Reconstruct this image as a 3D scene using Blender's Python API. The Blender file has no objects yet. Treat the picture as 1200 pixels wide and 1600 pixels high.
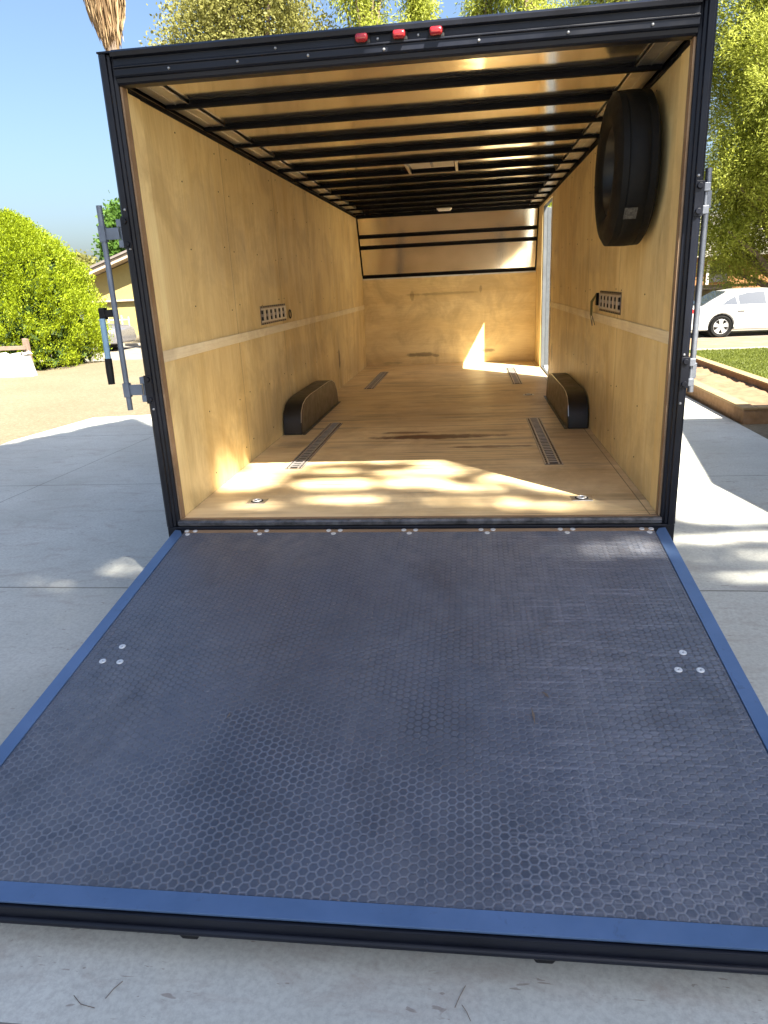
import bpy, bmesh, math, random
import numpy as np
from mathutils import Vector, Matrix
R = math.radians
random.seed(7); rng = np.random.default_rng(7)
sc = bpy.context.scene
col = sc.collection

# ---------------------------------------------------------------- camera
F, YAW, PITCH, ROLL = 1108.6, .13023, .30908, -.04829
fwd = Vector((-math.sin(YAW)*math.cos(PITCH), math.cos(YAW)*math.cos(PITCH), -math.sin(PITCH)))
rt = Vector((math.cos(YAW), math.sin(YAW), 0)); up = rt.cross(fwd)
r2 = math.cos(ROLL)*rt + math.sin(ROLL)*up; u2 = -math.sin(ROLL)*rt + math.cos(ROLL)*up
cam = bpy.data.cameras.new('camera'); co = bpy.data.objects.new('camera', cam); col.objects.link(co)
co.matrix_world = Matrix(((r2.x, u2.x, -fwd.x, .31723), (r2.y, u2.y, -fwd.y, -3.43183), (r2.z, u2.z, -fwd.z, 1.14192), (0, 0, 0, 1)))
cam.sensor_fit = 'VERTICAL'; cam.sensor_height = 36; cam.lens = 36*F/1600
cam.clip_start = .05; cam.clip_end = 2000
sc.camera = co
# ---------------------------------------------------------------- sky, sun, exposure
SD = Vector((-.72, .82, -1.33)).normalized()          # the way sunlight travels
ELEV = math.asin(-SD.z); AZ = math.atan2(-SD.x, -SD.y)
w = bpy.data.worlds.new('World'); sc.world = w; w.use_nodes = True
nt = w.node_tree; bg = nt.nodes['Background']
sky = nt.nodes.new('ShaderNodeTexSky'); sky.sky_type = 'NISHITA'; sky.sun_disc = False
sky.sun_elevation = ELEV; sky.sun_rotation = AZ; sky.air_density = 1.1; sky.dust_density = 3.6; sky.ozone_density = 4.5
nt.links.new(sky.outputs[0], bg.inputs[0]); bg.inputs[1].default_value = .0475
sl = bpy.data.lights.new('sun', 'SUN'); sl.energy = 5.0; sl.angle = R(.5); sl.color = (1, .93, .8)
so = bpy.data.objects.new('sun', sl); col.objects.link(so)
so.rotation_euler = SD.to_track_quat('-Z', 'Y').to_euler(); so.location = (10, -10, 20)
sc.view_settings.view_transform = 'Standard'; sc.view_settings.look = 'None'
sc.view_settings.gamma = 1; sc.view_settings.exposure = 2.5
sc.cycles.max_bounces = 14; sc.cycles.diffuse_bounces = 10; sc.cycles.glossy_bounces = 5
GZ = -.47

# ---------------------------------------------------------------- material helpers
class NT:
    def __init__(s, name):
        s.m = bpy.data.materials.new(name); s.m.use_nodes = True
        s.t = s.m.node_tree; s.b = s.t.nodes['Principled BSDF']; s.co = None
    def n(s, typ, **kw):
        x = s.t.nodes.new(typ)
        for k, v in kw.items(): setattr(x, k, v)
        return x
    def l(s, a, b): s.t.links.new(a, b)
    def obj(s):
        if not s.co: s.co = s.n('ShaderNodeTexCoord').outputs['Object']
        return s.co
    def mapv(s, scale=(1, 1, 1), loc=(0, 0, 0), rot=(0, 0, 0)):
        m = s.n('ShaderNodeMapping'); s.l(s.obj(), m.inputs[0])
        m.inputs['Scale'].default_value = scale; m.inputs['Location'].default_value = loc; m.inputs['Rotation'].default_value = rot
        return m.outputs[0]
    def noise(s, scale=5, detail=4, rough=.6, vec=None, dist=0):
        x = s.n('ShaderNodeTexNoise'); x.inputs['Scale'].default_value = scale; x.inputs['Detail'].default_value = detail
        x.inputs['Roughness'].default_value = rough; x.inputs['Distortion'].default_value = dist
        s.l(vec if vec is not None else s.obj(), x.inputs['Vector']); return x.outputs['Fac']
    def ramp(s, fac, stops):
        x = s.n('ShaderNodeValToRGB'); e = x.color_ramp.elements
        while len(e) < len(stops): e.new(.5)
        for i, (p, c) in enumerate(stops):
            e[i].position = p; e[i].color = (*c, 1) if isinstance(c, tuple) else (c, c, c, 1)
        s.l(fac, x.inputs[0]); return x.outputs[0]
    def math(s, op, a, b=None, c=None):
        x = s.n('ShaderNodeMath', operation=op)
        for i, v in enumerate((a, b, c)):
            if v is None: continue
            if isinstance(v, (int, float)): x.inputs[i].default_value = v
            else: s.l(v, x.inputs[i])
        return x.outputs[0]
    def mix(s, fac, a, b, mode='MIX'):
        x = s.n('ShaderNodeMix', data_type='RGBA', blend_type=mode)
        for i, v in ((0, fac), (6, a), (7, b)):
            if isinstance(v, (int, float)): x.inputs[i].default_value = v
            elif isinstance(v, tuple): x.inputs[i].default_value = (*v, 1)
            else: s.l(v, x.inputs[i])
        return x.outputs[2]
    def xyz(s, vec=None):
        x = s.n('ShaderNodeSeparateXYZ'); s.l(vec if vec is not None else s.obj(), x.inputs[0]); return x.outputs
    def bump(s, h, strength=.3, dist=.01, normal=None):
        x = s.n('ShaderNodeBump'); x.inputs['Strength'].default_value = strength; x.inputs['Distance'].default_value = dist
        s.l(h, x.inputs['Height'])
        if normal is not None: s.l(normal, x.inputs['Normal'])
        s.l(x.outputs[0], s.b.inputs['Normal']); return x.outputs[0]
    def set(s, color=None, rough=None, metal=None, spec=None, coat=None):
        for k, v in (('Base Color', color), ('Roughness', rough), ('Metallic', metal), ('Specular IOR Level', spec), ('Coat Weight', coat)):
            if v is None: continue
            if isinstance(v, tuple): s.b.inputs[k].default_value = (*v, 1)
            elif isinstance(v, (int, float)): s.b.inputs[k].default_value = v
            else: s.l(v, s.b.inputs[k])
        return s
def simple(name, c, rough=.5, metal=0, var=.15, sc_=6, bump=0, coat=0, spec=.5):
    t = NT(name); n = t.noise(sc_, 5)
    lo = tuple(v*(1-var) for v in c); hi = tuple(min(1, v*(1+var)) for v in c)
    t.set(t.ramp(n, [(.3, lo), (.7, hi)]), metal=metal, coat=coat, spec=spec)
    t.set(rough=t.ramp(t.noise(sc_*2.3, 4), [(.3, max(0, rough-.06)), (.7, min(1, rough+.08))]))
    if bump: t.bump(t.noise(sc_*12, 4), bump, .004)
    return t.m
TO = (0, 3.6, -.47)      # the trailer's origin: its parts' object coordinates start there
def plywood(name, grain, base, streak=.35, stains=(), seams=None, rough=.45, wear=None):
    """birch veneer: grain = axis (0,1,2) the grain runs along; stains = ellipses (axisA, a, ra, axisB, b, rb, strength, colour)"""
    t = NT(name)
    s1 = [1.6, 1.6, 1.6]; s1[grain] = .28
    s2 = [26, 26, 26]; s2[grain] = 1.1
    s3 = [4.5, 4.5, 4.5]; s3[grain] = .9
    a = t.noise(1.3, 4, .55, t.mapv(tuple(s1)), 1.2)
    b = t.noise(1.0, 5, .65, t.mapv(tuple(s2), (3, 5, 1)), .4)
    c = t.noise(1.0, 5, .6, t.mapv(tuple(s3), (9, 2, 4)), 1.8)
    d = tuple(v*f for v, f in zip(base, (.86, .8, .68))); h = tuple(min(.93, v*f) for v, f in zip(base, (1.06, 1.08, 1.14)))
    colr = t.ramp(a, [(.28, d), (.5, base), (.75, h)])
    colr = t.mix(t.math('MULTIPLY', t.ramp(c, [(.45, 0.), (.72, 1.)]), streak), colr, tuple(v*f for v, f in zip(base, (.7, .6, .46))))
    colr = t.mix(t.math('MULTIPLY', t.ramp(b, [(.45, 0.), (.8, 1.)]), streak*.45), colr, tuple(v*f for v, f in zip(base, (.72, .6, .46))))
    sm = t.noise(2.1, 6, .68, t.mapv((1, 1, 1), (2, 7, 3)), .6)
    colr = t.mix(t.ramp(sm, [(.45, 0.), (.66, .75)]), colr, tuple(v*f for v, f in zip(base, (.64, .59, .54))))
    sm2 = t.noise(.9, 5, .6, t.mapv((1, 1, 1), (12, 7, 3)), .9)
    colr = t.mix(t.ramp(sm2, [(.52, 0.), (.66, .35)]), colr, tuple(v*f for v, f in zip(base, (.74, .7, .66))))
    kn = t.noise(1.0, 2, .5, t.mapv(tuple(6. if i != grain else 2.6 for i in range(3)), (4, 4, 9)), .5)
    colr = t.mix(t.ramp(kn, [(.76, 0.), (.79, .5)]), colr, tuple(v*f for v, f in zip(base, (.42, .3, .2))))
    fl = t.noise(1.0, 3, .6, t.mapv(tuple(120. if i != grain else 5. for i in range(3)), (1, 2, 3)), 0)
    colr = t.mix(t.ramp(fl, [(.35, .22), (.6, 0.)]), colr, tuple(v*f for v, f in zip(base, (.55, .42, .3))))
    P = t.xyz()
    wob = t.noise(9, 4, .6)
    wob2 = t.noise(1.0, 5, .7, t.mapv(tuple(x*1.3 for x in s2), (1, 1, 1)))
    for (ax, u, ru, bx, v, rv, k, cc) in stains:
        u -= TO[ax]; v -= TO[bx]
        e = t.math('ADD', t.math('POWER', t.math('ABSOLUTE', t.math('DIVIDE', t.math('SUBTRACT', P[ax], u), ru)), 2.),
                   t.math('POWER', t.math('ABSOLUTE', t.math('DIVIDE', t.math('SUBTRACT', P[bx], v), rv)), 2.))
        e = t.math('SUBTRACT', t.math('ADD', 1.35, t.math('MULTIPLY', t.math('SUBTRACT', wob, .5), 2.4)), e)
        e = t.math('MULTIPLY', t.ramp(e, [(0., 0.), (.9, 1.)]), t.math('MULTIPLY', t.ramp(wob2, [(.3, .35), (.7, 1.)]), k))
        colr = t.mix(e, colr, cc)
    if wear:   # dirt scuffed in along the grain
        e = t.math('MULTIPLY', t.ramp(t.noise(1.0, 6, .7, t.mapv(tuple(x*.55 for x in s2), (7, 7, 7)), .3), [(.5, 0.), (.62, 1.)]), t.ramp(t.noise(1.5, 3, .5), [(.45, .05), (.62, wear)]))
        colr = t.mix(e, colr, (.2, .145, .09))
    hgt = b
    if seams:
        for ax, p in seams:
            p -= TO[ax]; q = t.math('LESS_THAN', t.math('ABSOLUTE', t.math('SUBTRACT', P[ax], p)), .003)
            colr = t.mix(t.math('MULTIPLY', q, .75), colr, (.1, .06, .03))
    t.set(colr, spec=.4); t.set(rough=t.ramp(c, [(.3, rough-.07), (.7, rough+.15)]))
    t.bump(hgt, .12, .003)
    return t.m
def hex_mat():
    t = NT('rubber_mat'); P = t.xyz()
    X = t.math('DIVIDE', P[0], .0278); Y = t.math('DIVIDE', P[1], .0278)      # cells stacked along Y, columns staggered
    def cell(ox, oy):
        gx = t.math('SUBTRACT', t.math('WRAP', t.math('ADD', X, ox), 1.7320508, 0.), .8660254)
        gy = t.math('SUBTRACT', t.math('WRAP', t.math('ADD', Y, oy), 1., 0.), .5)
        ax = t.math('ABSOLUTE', gx); ay = t.math('ABSOLUTE', gy)
        d2 = t.math('ADD', t.math('MULTIPLY', gx, gx), t.math('MULTIPLY', gy, gy))
        hd = t.math('MAXIMUM', ay, t.math('ADD', t.math('MULTIPLY', ax, .8660254), t.math('MULTIPLY', ay, .5)))
        return d2, hd
    d1, h1 = cell(100., 100.); d2, h2 = cell(100.8660254, 100.5)
    pick = t.math('LESS_THAN', d1, d2)
    h = t.math('ADD', t.math('MULTIPLY', pick, h1), t.math('MULTIPLY', t.math('SUBTRACT', 1., pick), h2))
    line = t.ramp(h, [(.34, 0.), (.47, 1.)])
    worn = t.noise(1.7, 5, .6); big = t.noise(.9, 3, .5, t.mapv((1.2, .5, 1), (3, 1, 0)))
    base = t.ramp(worn, [(.3, (.034, .043, .064)), (.7, (.068, .082, .116))])  # dark grey rubber, its colour tinted blue for the sky light on it
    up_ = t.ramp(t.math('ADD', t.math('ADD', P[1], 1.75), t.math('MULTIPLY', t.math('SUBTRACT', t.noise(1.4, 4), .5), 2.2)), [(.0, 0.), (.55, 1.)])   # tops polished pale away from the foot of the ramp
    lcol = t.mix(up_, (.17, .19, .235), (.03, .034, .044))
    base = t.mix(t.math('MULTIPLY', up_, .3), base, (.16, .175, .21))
    base = t.mix(t.math('MULTIPLY', line, t.ramp(t.noise(2.6, 4), [(.3, .3), (.7, .85)])), base, lcol)
    dust = t.math('MULTIPLY', t.ramp(big, [(.38, 0.), (.66, 1.)]), t.ramp(t.noise(14, 5, .7), [(.35, .1), (.7, .75)]))
    base = t.mix(dust, base, (.17, .175, .195))
    sc1 = t.noise(1.0, 5, .7, t.mapv((3, 75, 1), (2, 3, 0)), .5)
    sc2 = t.noise(1.0, 5, .7, t.mapv((75, 2.2, 1), (5, 3, 0)), .4)
    right = t.ramp(P[0], [(.25, .08), (.62, 1.)])
    scr = t.math('MULTIPLY', t.math('MAXIMUM', t.ramp(sc1, [(.5, 0.), (.72, 1.)]), t.ramp(sc2, [(.54, 0.), (.75, .8)])), t.math('MULTIPLY', right, .75))
    base = t.mix(scr, base, (.24, .25, .29))
    near = t.math('MULTIPLY', t.ramp(t.noise(7, 4), [(.35, 0.), (.65, .8)]), t.ramp(t.math('ADD', P[1], .45), [(.0, 0.), (.45, .5)]))
    base = t.mix(near, base, (.22, .2, .18))
    t.set(base, spec=.5); t.set(rough=t.ramp(t.noise(4, 4), [(.3, .36), (.7, .52)]))
    dk = t.noise(2.3, 5, .7, t.mapv((1, .6, 1), (8, 8, 0)), 1.0)
    base = t.mix(t.ramp(dk, [(.56, 0.), (.75, .4)]), base, (.03, .032, .04))
    spk = t.noise(90, 2, .5)
    base = t.mix(t.ramp(spk, [(.7, 0.), (.76, .5)]), base, (.3, .3, .29)); t.set(base)
    b1 = t.bump(t.math('SUBTRACT', 1., line), .8, .002)
    return t.m
M = {}
M['black'] = simple('black_trim_paint', (.0065, .008, .014), .36, var=.3, sc_=4, spec=.3)
M['blackmatte'] = simple('black_rubber_seal', (.009, .009, .01), .6, var=.3, spec=.3)
M['bow'] = simple('black_roof_steel', (.004, .004, .006), .6, var=.3, spec=.1)
t = NT('sky_tinted_black_aluminium')  # black trim; the blue sky reflection is put into its base colour
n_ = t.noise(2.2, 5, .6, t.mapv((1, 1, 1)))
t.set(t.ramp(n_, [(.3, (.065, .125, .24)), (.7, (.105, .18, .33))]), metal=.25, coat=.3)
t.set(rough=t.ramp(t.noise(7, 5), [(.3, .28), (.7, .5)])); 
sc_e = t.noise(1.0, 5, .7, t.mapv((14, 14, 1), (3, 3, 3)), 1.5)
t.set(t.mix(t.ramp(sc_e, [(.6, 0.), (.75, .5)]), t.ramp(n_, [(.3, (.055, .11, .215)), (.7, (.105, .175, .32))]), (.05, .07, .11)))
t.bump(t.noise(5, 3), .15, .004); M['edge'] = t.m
M['zinc'] = simple('galvanised_steel', (.42, .44, .47), .38, metal=.85, sc_=20)
M['dullzinc'] = simple('dull_zinc', (.24, .26, .3), .45, metal=.7, sc_=20)
M['greysteel'] = simple('grey_painted_steel', (.16, .19, .24), .45, metal=.4, sc_=12)
M['screw'] = simple('bright_screw', (.75, .75, .74), .35, metal=.5)
M['rivet'] = simple('dull_rivet', (.33, .34, .36), .35, metal=.7)
M['blueplastic'] = simple('light_blue_bar', (.25, .42, .58), .35, metal=.3)
M['rubber'] = simple('tyre_rubber', (.0045, .0043, .004), .6, var=.35, sc_=8, bump=.3, spec=.22)
M['tread_label'] = simple('pale_tyre_sticker', (.07, .068, .06), .6, var=.7, sc_=90)
M['mat'] = hex_mat()
t = NT('brushed_roof_metal')
wv = t.noise(1.0, 3, .5, t.mapv((1.7, 2.4, 1)))
t.set((.97, .93, .83), metal=.97); t.set(rough=t.ramp(t.noise(3, 4), [(.3, .08), (.7, .15)]))
t.bump(wv, .1, .03); M['roofskin'] = t.m
M['alu'] = simple('bare_aluminium', (.66, .64, .6), .33, metal=.9, sc_=9)
M['whiteplastic'] = simple('white_plastic', (.75, .73, .68), .4)
M['darkmetal'] = simple('dark_fender_steel', (.018, .016, .016), .36, metal=.2, var=.4, sc_=5)
M['track'] = simple('worn_track_steel', (.2, .17, .15), .4, metal=.7, sc_=30)
M['tracklight'] = simple('bright_track_steel', (.55, .52, .5), .4, metal=.7, sc_=30)
M['darkhole'] = simple('dark_slot', (.012, .011, .01), .8)
M['olive'] = simple('olive_webbing', (.1, .1, .03), .8, sc_=60, bump=.3)
PW = (.83, .665, .33)
scr = (.1, .06, .035)
M['wall'] = plywood('birch_wall', 2, PW, .42, seams=[(1, 1.32), (1, 2.54), (1, 3.76), (1, 4.98), (1, 6.2)],
    stains=[(1, 5.0, .06, 2, .33, .12, 1.2, scr), (1, 1.9, .9, 2, .25, .2, .45, (.3, .22, .13)), (1, 3.1, 1.2, 2, .55, .12, .35, (.34, .25, .15)), (1, 1.1, .6, 2, 1.5, .3, .3, (.4, .3, .18)), (1, 2.4, .4, 2, 1.25, .1, .3, (.36, .26, .15))])
M['wallstrip'] = plywood('birch_edge_strip', 2, tuple(min(1, v*1.12) for v in PW), .2)
M['band'] = plywood('pine_batten', 1, (.93, .83, .58), .15)
M['frontwall'] = plywood('birch_front_wall', 0, (.9, .74, .4), .3,
    stains=[(0, -.42, .2, 2, .14, .03, .9, (.05, .03, .02)), (0, -.2, .05, 2, .12, .02, .8, scr), (0, .55, .1, 2, .17, .03, .8, scr), (0, -.1, .5, 2, .99, .02, .55, (.25, .15, .06)), (0, -.52, .03, 2, .97, .07, .6, (.25, .15, .06)), (0, .46, .02, 2, 1.03, .05, .6, scr), (0, -.85, .15, 2, .03, .02, .5, scr)])
M['floor'] = plywood('plywood_floor', 0, (.82, .66, .4), .4, wear=.75, rough=.38, seams=[(1, 2.44), (1, 4.88), (0, 1.19)],
    stains=[(0, .05, .5, 1, 2.02, .085, 1.6, (.12, .04, .018)), (0, -.2, .2, 1, 2.2, .04, 1.2, (.14, .055, .025)), (0, .48, .34, 1, 1.63, .04, 1.3, (.15, .07, .035)), (0, -1.0, .2, 1, 1.85, .12, .6, (.1, .06, .04)),
            (0, 1.02, .28, 1, 1.6, .7, .45, (.16, .11, .07)), (0, -.9, .22, 1, 1.0, .3, .5, (.17, .11, .06)), (0, .2, .05, 1, .5, .012, .8, scr), (0, -.1, .6, 1, 2.9, .5, .25, (.25, .12, .05))])
M['woodsill'] = plywood('worn_edge_board', 0, (.3, .2, .12), .5, rough=.6)

def concrete():
    t = NT('driveway_concrete'); P = t.xyz()
    a = t.noise(1.1, 6, .6); b = t.noise(60, 4, .75)
    c = t.ramp(a, [(.3, (.46, .47, .42)), (.7, (.59, .6, .545))])
    big = t.noise(.45, 4, .6, t.mapv((1, 1, 1), (5, 1, 0)), .6); c = t.mix(t.ramp(big, [(.4, 0.), (.65, .35)]), c, (.4, .39, .34))
    c = t.mix(t.ramp(b, [(.35, .45), (.6, 0.)]), c, (.3, .29, .27))
    st = t.noise(3.2, 6, .72, t.mapv((1, 2.2, 1), (4, 4, 0)), .8)
    c = t.mix(t.ramp(st, [(.52, 0.), (.72, .5)]), c, (.3, .235, .2))
    deb = t.noise(1.0, 2, .5, t.mapv((7, 26, 1), (0, 2, 0), (0, 0, .3)), 2.5)
    c = t.mix(t.ramp(deb, [(.69, 0.), (.72, .5)]), c, (.16, .11, .09))
    wob = t.math('MULTIPLY', t.math('SUBTRACT', t.noise(3, 3), .5), .012)
    yy = t.math('ADD', P[1], wob)
    j = None
    for jy, jw in ((-4.6, .006), (-2.335, .011), (.17, .006), (2.46, .005), (4.76, .005), (7.06, .006), (9.36, .006)):
        q = t.math('LESS_THAN', t.math('ABSOLUTE', t.math('SUBTRACT', yy, jy)), jw); j = q if j is None else t.math('MAXIMUM', j, q)
    xd = t.math('SUBTRACT', P[0], t.math('MULTIPLY', t.math('SUBTRACT', P[1], 1.92), .06))
    k = t.math('LESS_THAN', t.math('ABSOLUTE', t.math('ADD', t.math('ADD', xd, 3.68), wob)), .004)
    j = t.math('MAXIMUM', j, k)
    c = t.mix(t.math('MULTIPLY', j, .8), c, (.1, .09, .075))
    t.set(c, rough=.8, spec=.3)
    t.bump(t.math('SUBTRACT', t.math('MULTIPLY', b, .3), j), .35, .006)
    return t.m
M['concrete'] = concrete()
def ground_mat():
    t = NT('gravel_dirt')
    a = t.noise(.6, 6, .65); b = t.noise(16, 6, .75); v = t.n('ShaderNodeTexVoronoi'); v.inputs['Scale'].default_value = 22; t.l(t.obj(), v.inputs['Vector'])
    c = t.ramp(a, [(.3, (.15, .125, .082)), (.7, (.2, .172, .118))])
    c = t.mix(t.ramp(b, [(.4, .6), (.62, 0.)]), c, (.1, .08, .052))
    c = t.mix(t.ramp(v.outputs['Distance'], [(.1, .5), (.35, 0.)]), c, (.25, .215, .165))
    t.set(c, rough=.95, spec=.15); t.bump(b, .8, .02); return t.m
M['ground'] = ground_mat()
M['asphalt'] = simple('worn_asphalt', (.18, .16, .13), .9, sc_=3, bump=.4)
M['soil'] = simple('brown_soil', (.18, .11, .06), .95, var=.35, sc_=5, bump=1)
M['mulch'] = simple('mulch_strip', (.21, .14, .08), .95, var=.3, sc_=3, bump=1)
M['white_wall'] = simple('whitewashed_masonry', (.5, .49, .46), .85, var=.08, bump=.4)
M['rail'] = simple('weathered_rail', (.17, .12, .09), .85, sc_=10)
M['kerb'] = simple('kerb_concrete', (.33, .3, .24), .85)
def brick():
    t = NT('edging_brick'); P = t.xyz()
    c = t.n('ShaderNodeCombineXYZ'); t.l(t.math('ADD', P[0], P[1]), c.inputs[0]); t.l(t.math('ADD', P[2], .47), c.inputs[1])
    b = t.n('ShaderNodeTexBrick'); t.l(c.outputs[0], b.inputs['Vector']); b.inputs['Scale'].default_value = 1
    b.inputs['Brick Width'].default_value = .3; b.inputs['Row Height'].default_value = .085; b.inputs['Mortar Size'].default_value = .006
    b.inputs['Color1'].default_value = (.24, .135, .06, 1); b.inputs['Color2'].default_value = (.2, .11, .05, 1); b.inputs['Mortar'].default_value = (.2, .12, .065, 1)
    cc = t.mix(t.ramp(t.noise(14, 5), [(.35, .5), (.7, 0.)]), b.outputs[0], (.36, .22, .13))
    t.set(cc, rough=.9, spec=.2); t.bump(b.outputs['Fac'], -.5, .01); return t.m
M['brick'] = brick()
M['brickcap'] = simple('brick_cap', (.27, .185, .09), .9, sc_=7, bump=.4)

def foliage(name, lo, hi, trans=.45, clump=1.2):
    t = NT(name); g = t.n('ShaderNodeNewGeometry')
    r = g.outputs['Random Per Island']
    c = t.ramp(r, [(0., lo), (1., hi)])
    c2 = t.mix(t.ramp(t.noise(clump, 3, .5), [(.35, .45), (.65, 0.)]), c, tuple(v*.6 for v in lo))
    t.set(c2, rough=.55, spec=.25)
    tr = t.n('ShaderNodeBsdfTranslucent'); t.l(t.mix(.5, c2, tuple(min(1, v*1.4) for v in hi)), tr.inputs[0])
    mx = t.n('ShaderNodeMixShader'); mx.inputs[0].default_value = trans
    t.l(t.b.outputs[0], mx.inputs[1]); t.l(tr.outputs[0], mx.inputs[2])
    t.l(mx.outputs[0], t.t.nodes['Material Output'].inputs[0]); return t.m
M['thuja'] = foliage('arborvitae_leaf', (.14, .195, .006), (.33, .4, .016), .35, 3.0)
M['pine'] = foliage('pine_needles', (.19, .23, .032), (.44, .47, .09), .55, .9)
M['pepper'] = foliage('olive_leaf', (.15, .155, .04), (.33, .32, .1), .45, .8)
M['green'] = foliage('green_leaf', (.045, .1, .015), (.1, .19, .03), .4, 1.5)
M['greygreen'] = foliage('grey_leaf', (.12, .14, .07), (.22, .24, .12), .3, 1.5)
M['darkleaf'] = foliage('dark_leaf', (.03, .06, .015), (.08, .13, .03), .3, 1.5)
M['grass'] = foliage('lawn_blade', (.09, .115, .015), (.17, .195, .035), .4, 2.0)
M['bark'] = simple('tree_bark', (.16, .12, .09), .9, var=.35, sc_=7, bump=.8)
M['frond'] = foliage('dead_frond', (.2, .13, .07), (.5, .36, .2), .2, 2.0)
M['palmleaf'] = foliage('palm_leaf', (.06, .1, .03), (.14, .2, .05), .3, 2.0)

# ---------------------------------------------------------------- mesh helpers
OFF = {}
class MB:
    def __init__(s): s.v = []; s.f = []; s.mi = []; s.m = 0
    def add(s, vs, fs):
        o = len(s.v); s.v += [tuple(v) for v in vs]; s.f += [tuple(i+o for i in f) for f in fs]; s.mi += [s.m]*len(fs); return s
    def box(s, x0, x1, y0, y1, z0, z1):
        return s.add([(x0,y0,z0),(x1,y0,z0),(x1,y1,z0),(x0,y1,z0),(x0,y0,z1),(x1,y0,z1),(x1,y1,z1),(x0,y1,z1)],
                     [(0,3,2,1),(4,5,6,7),(0,1,5,4),(1,2,6,5),(2,3,7,6),(3,0,4,7)])
    def prism(s, pts, ax, a, b):
        """2-D outline extruded along axis ax; outline coords are the other two axes in order"""
        def p(u, v, w_): return (w_, u, v) if ax == 0 else (u, w_, v) if ax == 1 else (u, v, w_)
        n = len(pts)
        return s.add([p(u, v, a) for u, v in pts]+[p(u, v, b) for u, v in pts],
                     [tuple(range(n))[::-1], tuple(range(n, 2*n))]+[(i, (i+1) % n, n+(i+1) % n, n+i) for i in range(n)])
    def tube(s, pts, rad, n=8, cap=True):
        pts = [Vector(p) for p in pts]; rs = rad if isinstance(rad, (list, tuple)) else [rad]*len(pts)
        vs = []; fs = []
        for i, p in enumerate(pts):
            d = (pts[min(i+1, len(pts)-1)]-pts[max(i-1, 0)]).normalized()
            a = d.orthogonal().normalized() if i == 0 else (a-d*a.dot(d)).normalized()
            b = d.cross(a)
            vs += [p+(a*math.cos(k*2*math.pi/n)+b*math.sin(k*2*math.pi/n))*rs[i] for k in range(n)]
        for i in range(len(pts)-1):
            for k in range(n): fs.append((i*n+k, i*n+(k+1) % n, (i+1)*n+(k+1) % n, (i+1)*n+k))
        if cap: fs += [tuple(range(n))[::-1], tuple((len(pts)-1)*n+k for k in range(n))]
        return s.add(vs, fs)
    def lathe(s, prof, ax, c, n=32, closed=True):
        """prof: (radius, offset along ax) around the axis ax through c"""
        vs = []; fs = []; m = len(prof)
        for k in range(n):
            an = 2*math.pi*k/n; ca, sa = math.cos(an), math.sin(an)
            for r, o in prof:
                v = (o, r*ca, r*sa) if ax == 0 else (r*ca, o, r*sa) if ax == 1 else (r*ca, r*sa, o)
                vs.append((v[0]+c[0], v[1]+c[1], v[2]+c[2]))
        for k in range(n):
            for i in range(m if closed else m-1):
                fs.append((k*m+i, ((k+1) % n)*m+i, ((k+1) % n)*m+(i+1) % m, k*m+(i+1) % m))
        if not closed:
            if prof[0][0] > 1e-5: fs.append(tuple(k*m for k in range(n)))
            if prof[-1][0] > 1e-5: fs.append(tuple(k*m+m-1 for k in range(n)))
        return s.add(vs, fs)
    def build(s, name, mats, parent=None, label=None, bevel=0, smooth=False, seg=2, fix=True):
        off = OFF.get(parent.name if parent else None, (0, 0, 0))
        me = bpy.data.meshes.new(name)
        me.from_pydata([(v[0]-off[0], v[1]-off[1], v[2]-off[2]) for v in s.v], [], s.f)
        for m in (mats if isinstance(mats, (list, tuple)) else [mats]): me.materials.append(m)
        me.polygons.foreach_set('material_index', s.mi)
        if fix:
            bm = bmesh.new(); bm.from_mesh(me); bmesh.ops.recalc_face_normals(bm, faces=bm.faces); bm.to_mesh(me); bm.free()
        if smooth:
            me.shade_smooth()
            try: me.set_sharp_from_angle(angle=R(35))
            except Exception: pass
        o = bpy.data.objects.new(name, me); col.objects.link(o)
        if parent: o.parent = parent; OFF[o.name] = off
        if label: o['label'] = label
        if bevel:
            b = o.modifiers.new('bevel', 'BEVEL'); b.width = bevel; b.segments = seg; b.limit_method = 'ANGLE'; b.angle_limit = R(35)
        return o
def np_mesh(name, V, nper, mat, parent=None):
    """V: (n*nper,3) vertices, one face per nper vertices"""
    off = np.array(OFF.get(parent.name if parent else None, (0, 0, 0)))
    V = (V-off).astype(np.float32); n = len(V)//nper
    me = bpy.data.meshes.new(name); me.vertices.add(len(V)); me.vertices.foreach_set('co', V.ravel())
    me.loops.add(len(V)); me.loops.foreach_set('vertex_index', np.arange(len(V), dtype=np.int32))
    me.polygons.add(n); me.polygons.foreach_set('loop_start', np.arange(0, len(V), nper, dtype=np.int32))
    me.polygons.foreach_set('loop_total', np.full(n, nper, dtype=np.int32))
    me.materials.append(mat); me.update(calc_edges=True)
    o = bpy.data.objects.new(name, me); col.objects.link(o)
    if parent: o.parent = parent; OFF[o.name] = tuple(off)
    return o
def leaves(C, D, length, width, jitter=.5):
    """diamond leaves at centres C pointing roughly along D"""
    n = len(C); D = D+rng.normal(0, jitter, (n, 3)); D /= np.linalg.norm(D, axis=1)[:, None]+1e-9
    S = np.cross(D, rng.normal(0, 1, (n, 3))); S /= np.linalg.norm(S, axis=1)[:, None]+1e-9
    L = (length*rng.uniform(.6, 1.3, n))[:, None]; W = (width*rng.uniform(.6, 1.3, n))[:, None]
    return np.stack([C-D*L/2, C+S*W/2, C+D*L/2, C-S*W/2], 1).reshape(-1, 3)
def tag(o, label, cat=None, group=None, kind=None):
    if label: o['label'] = label
    if cat: o['category'] = cat
    if group: o['group'] = group
    if kind: o['kind'] = kind
    return o
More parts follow.
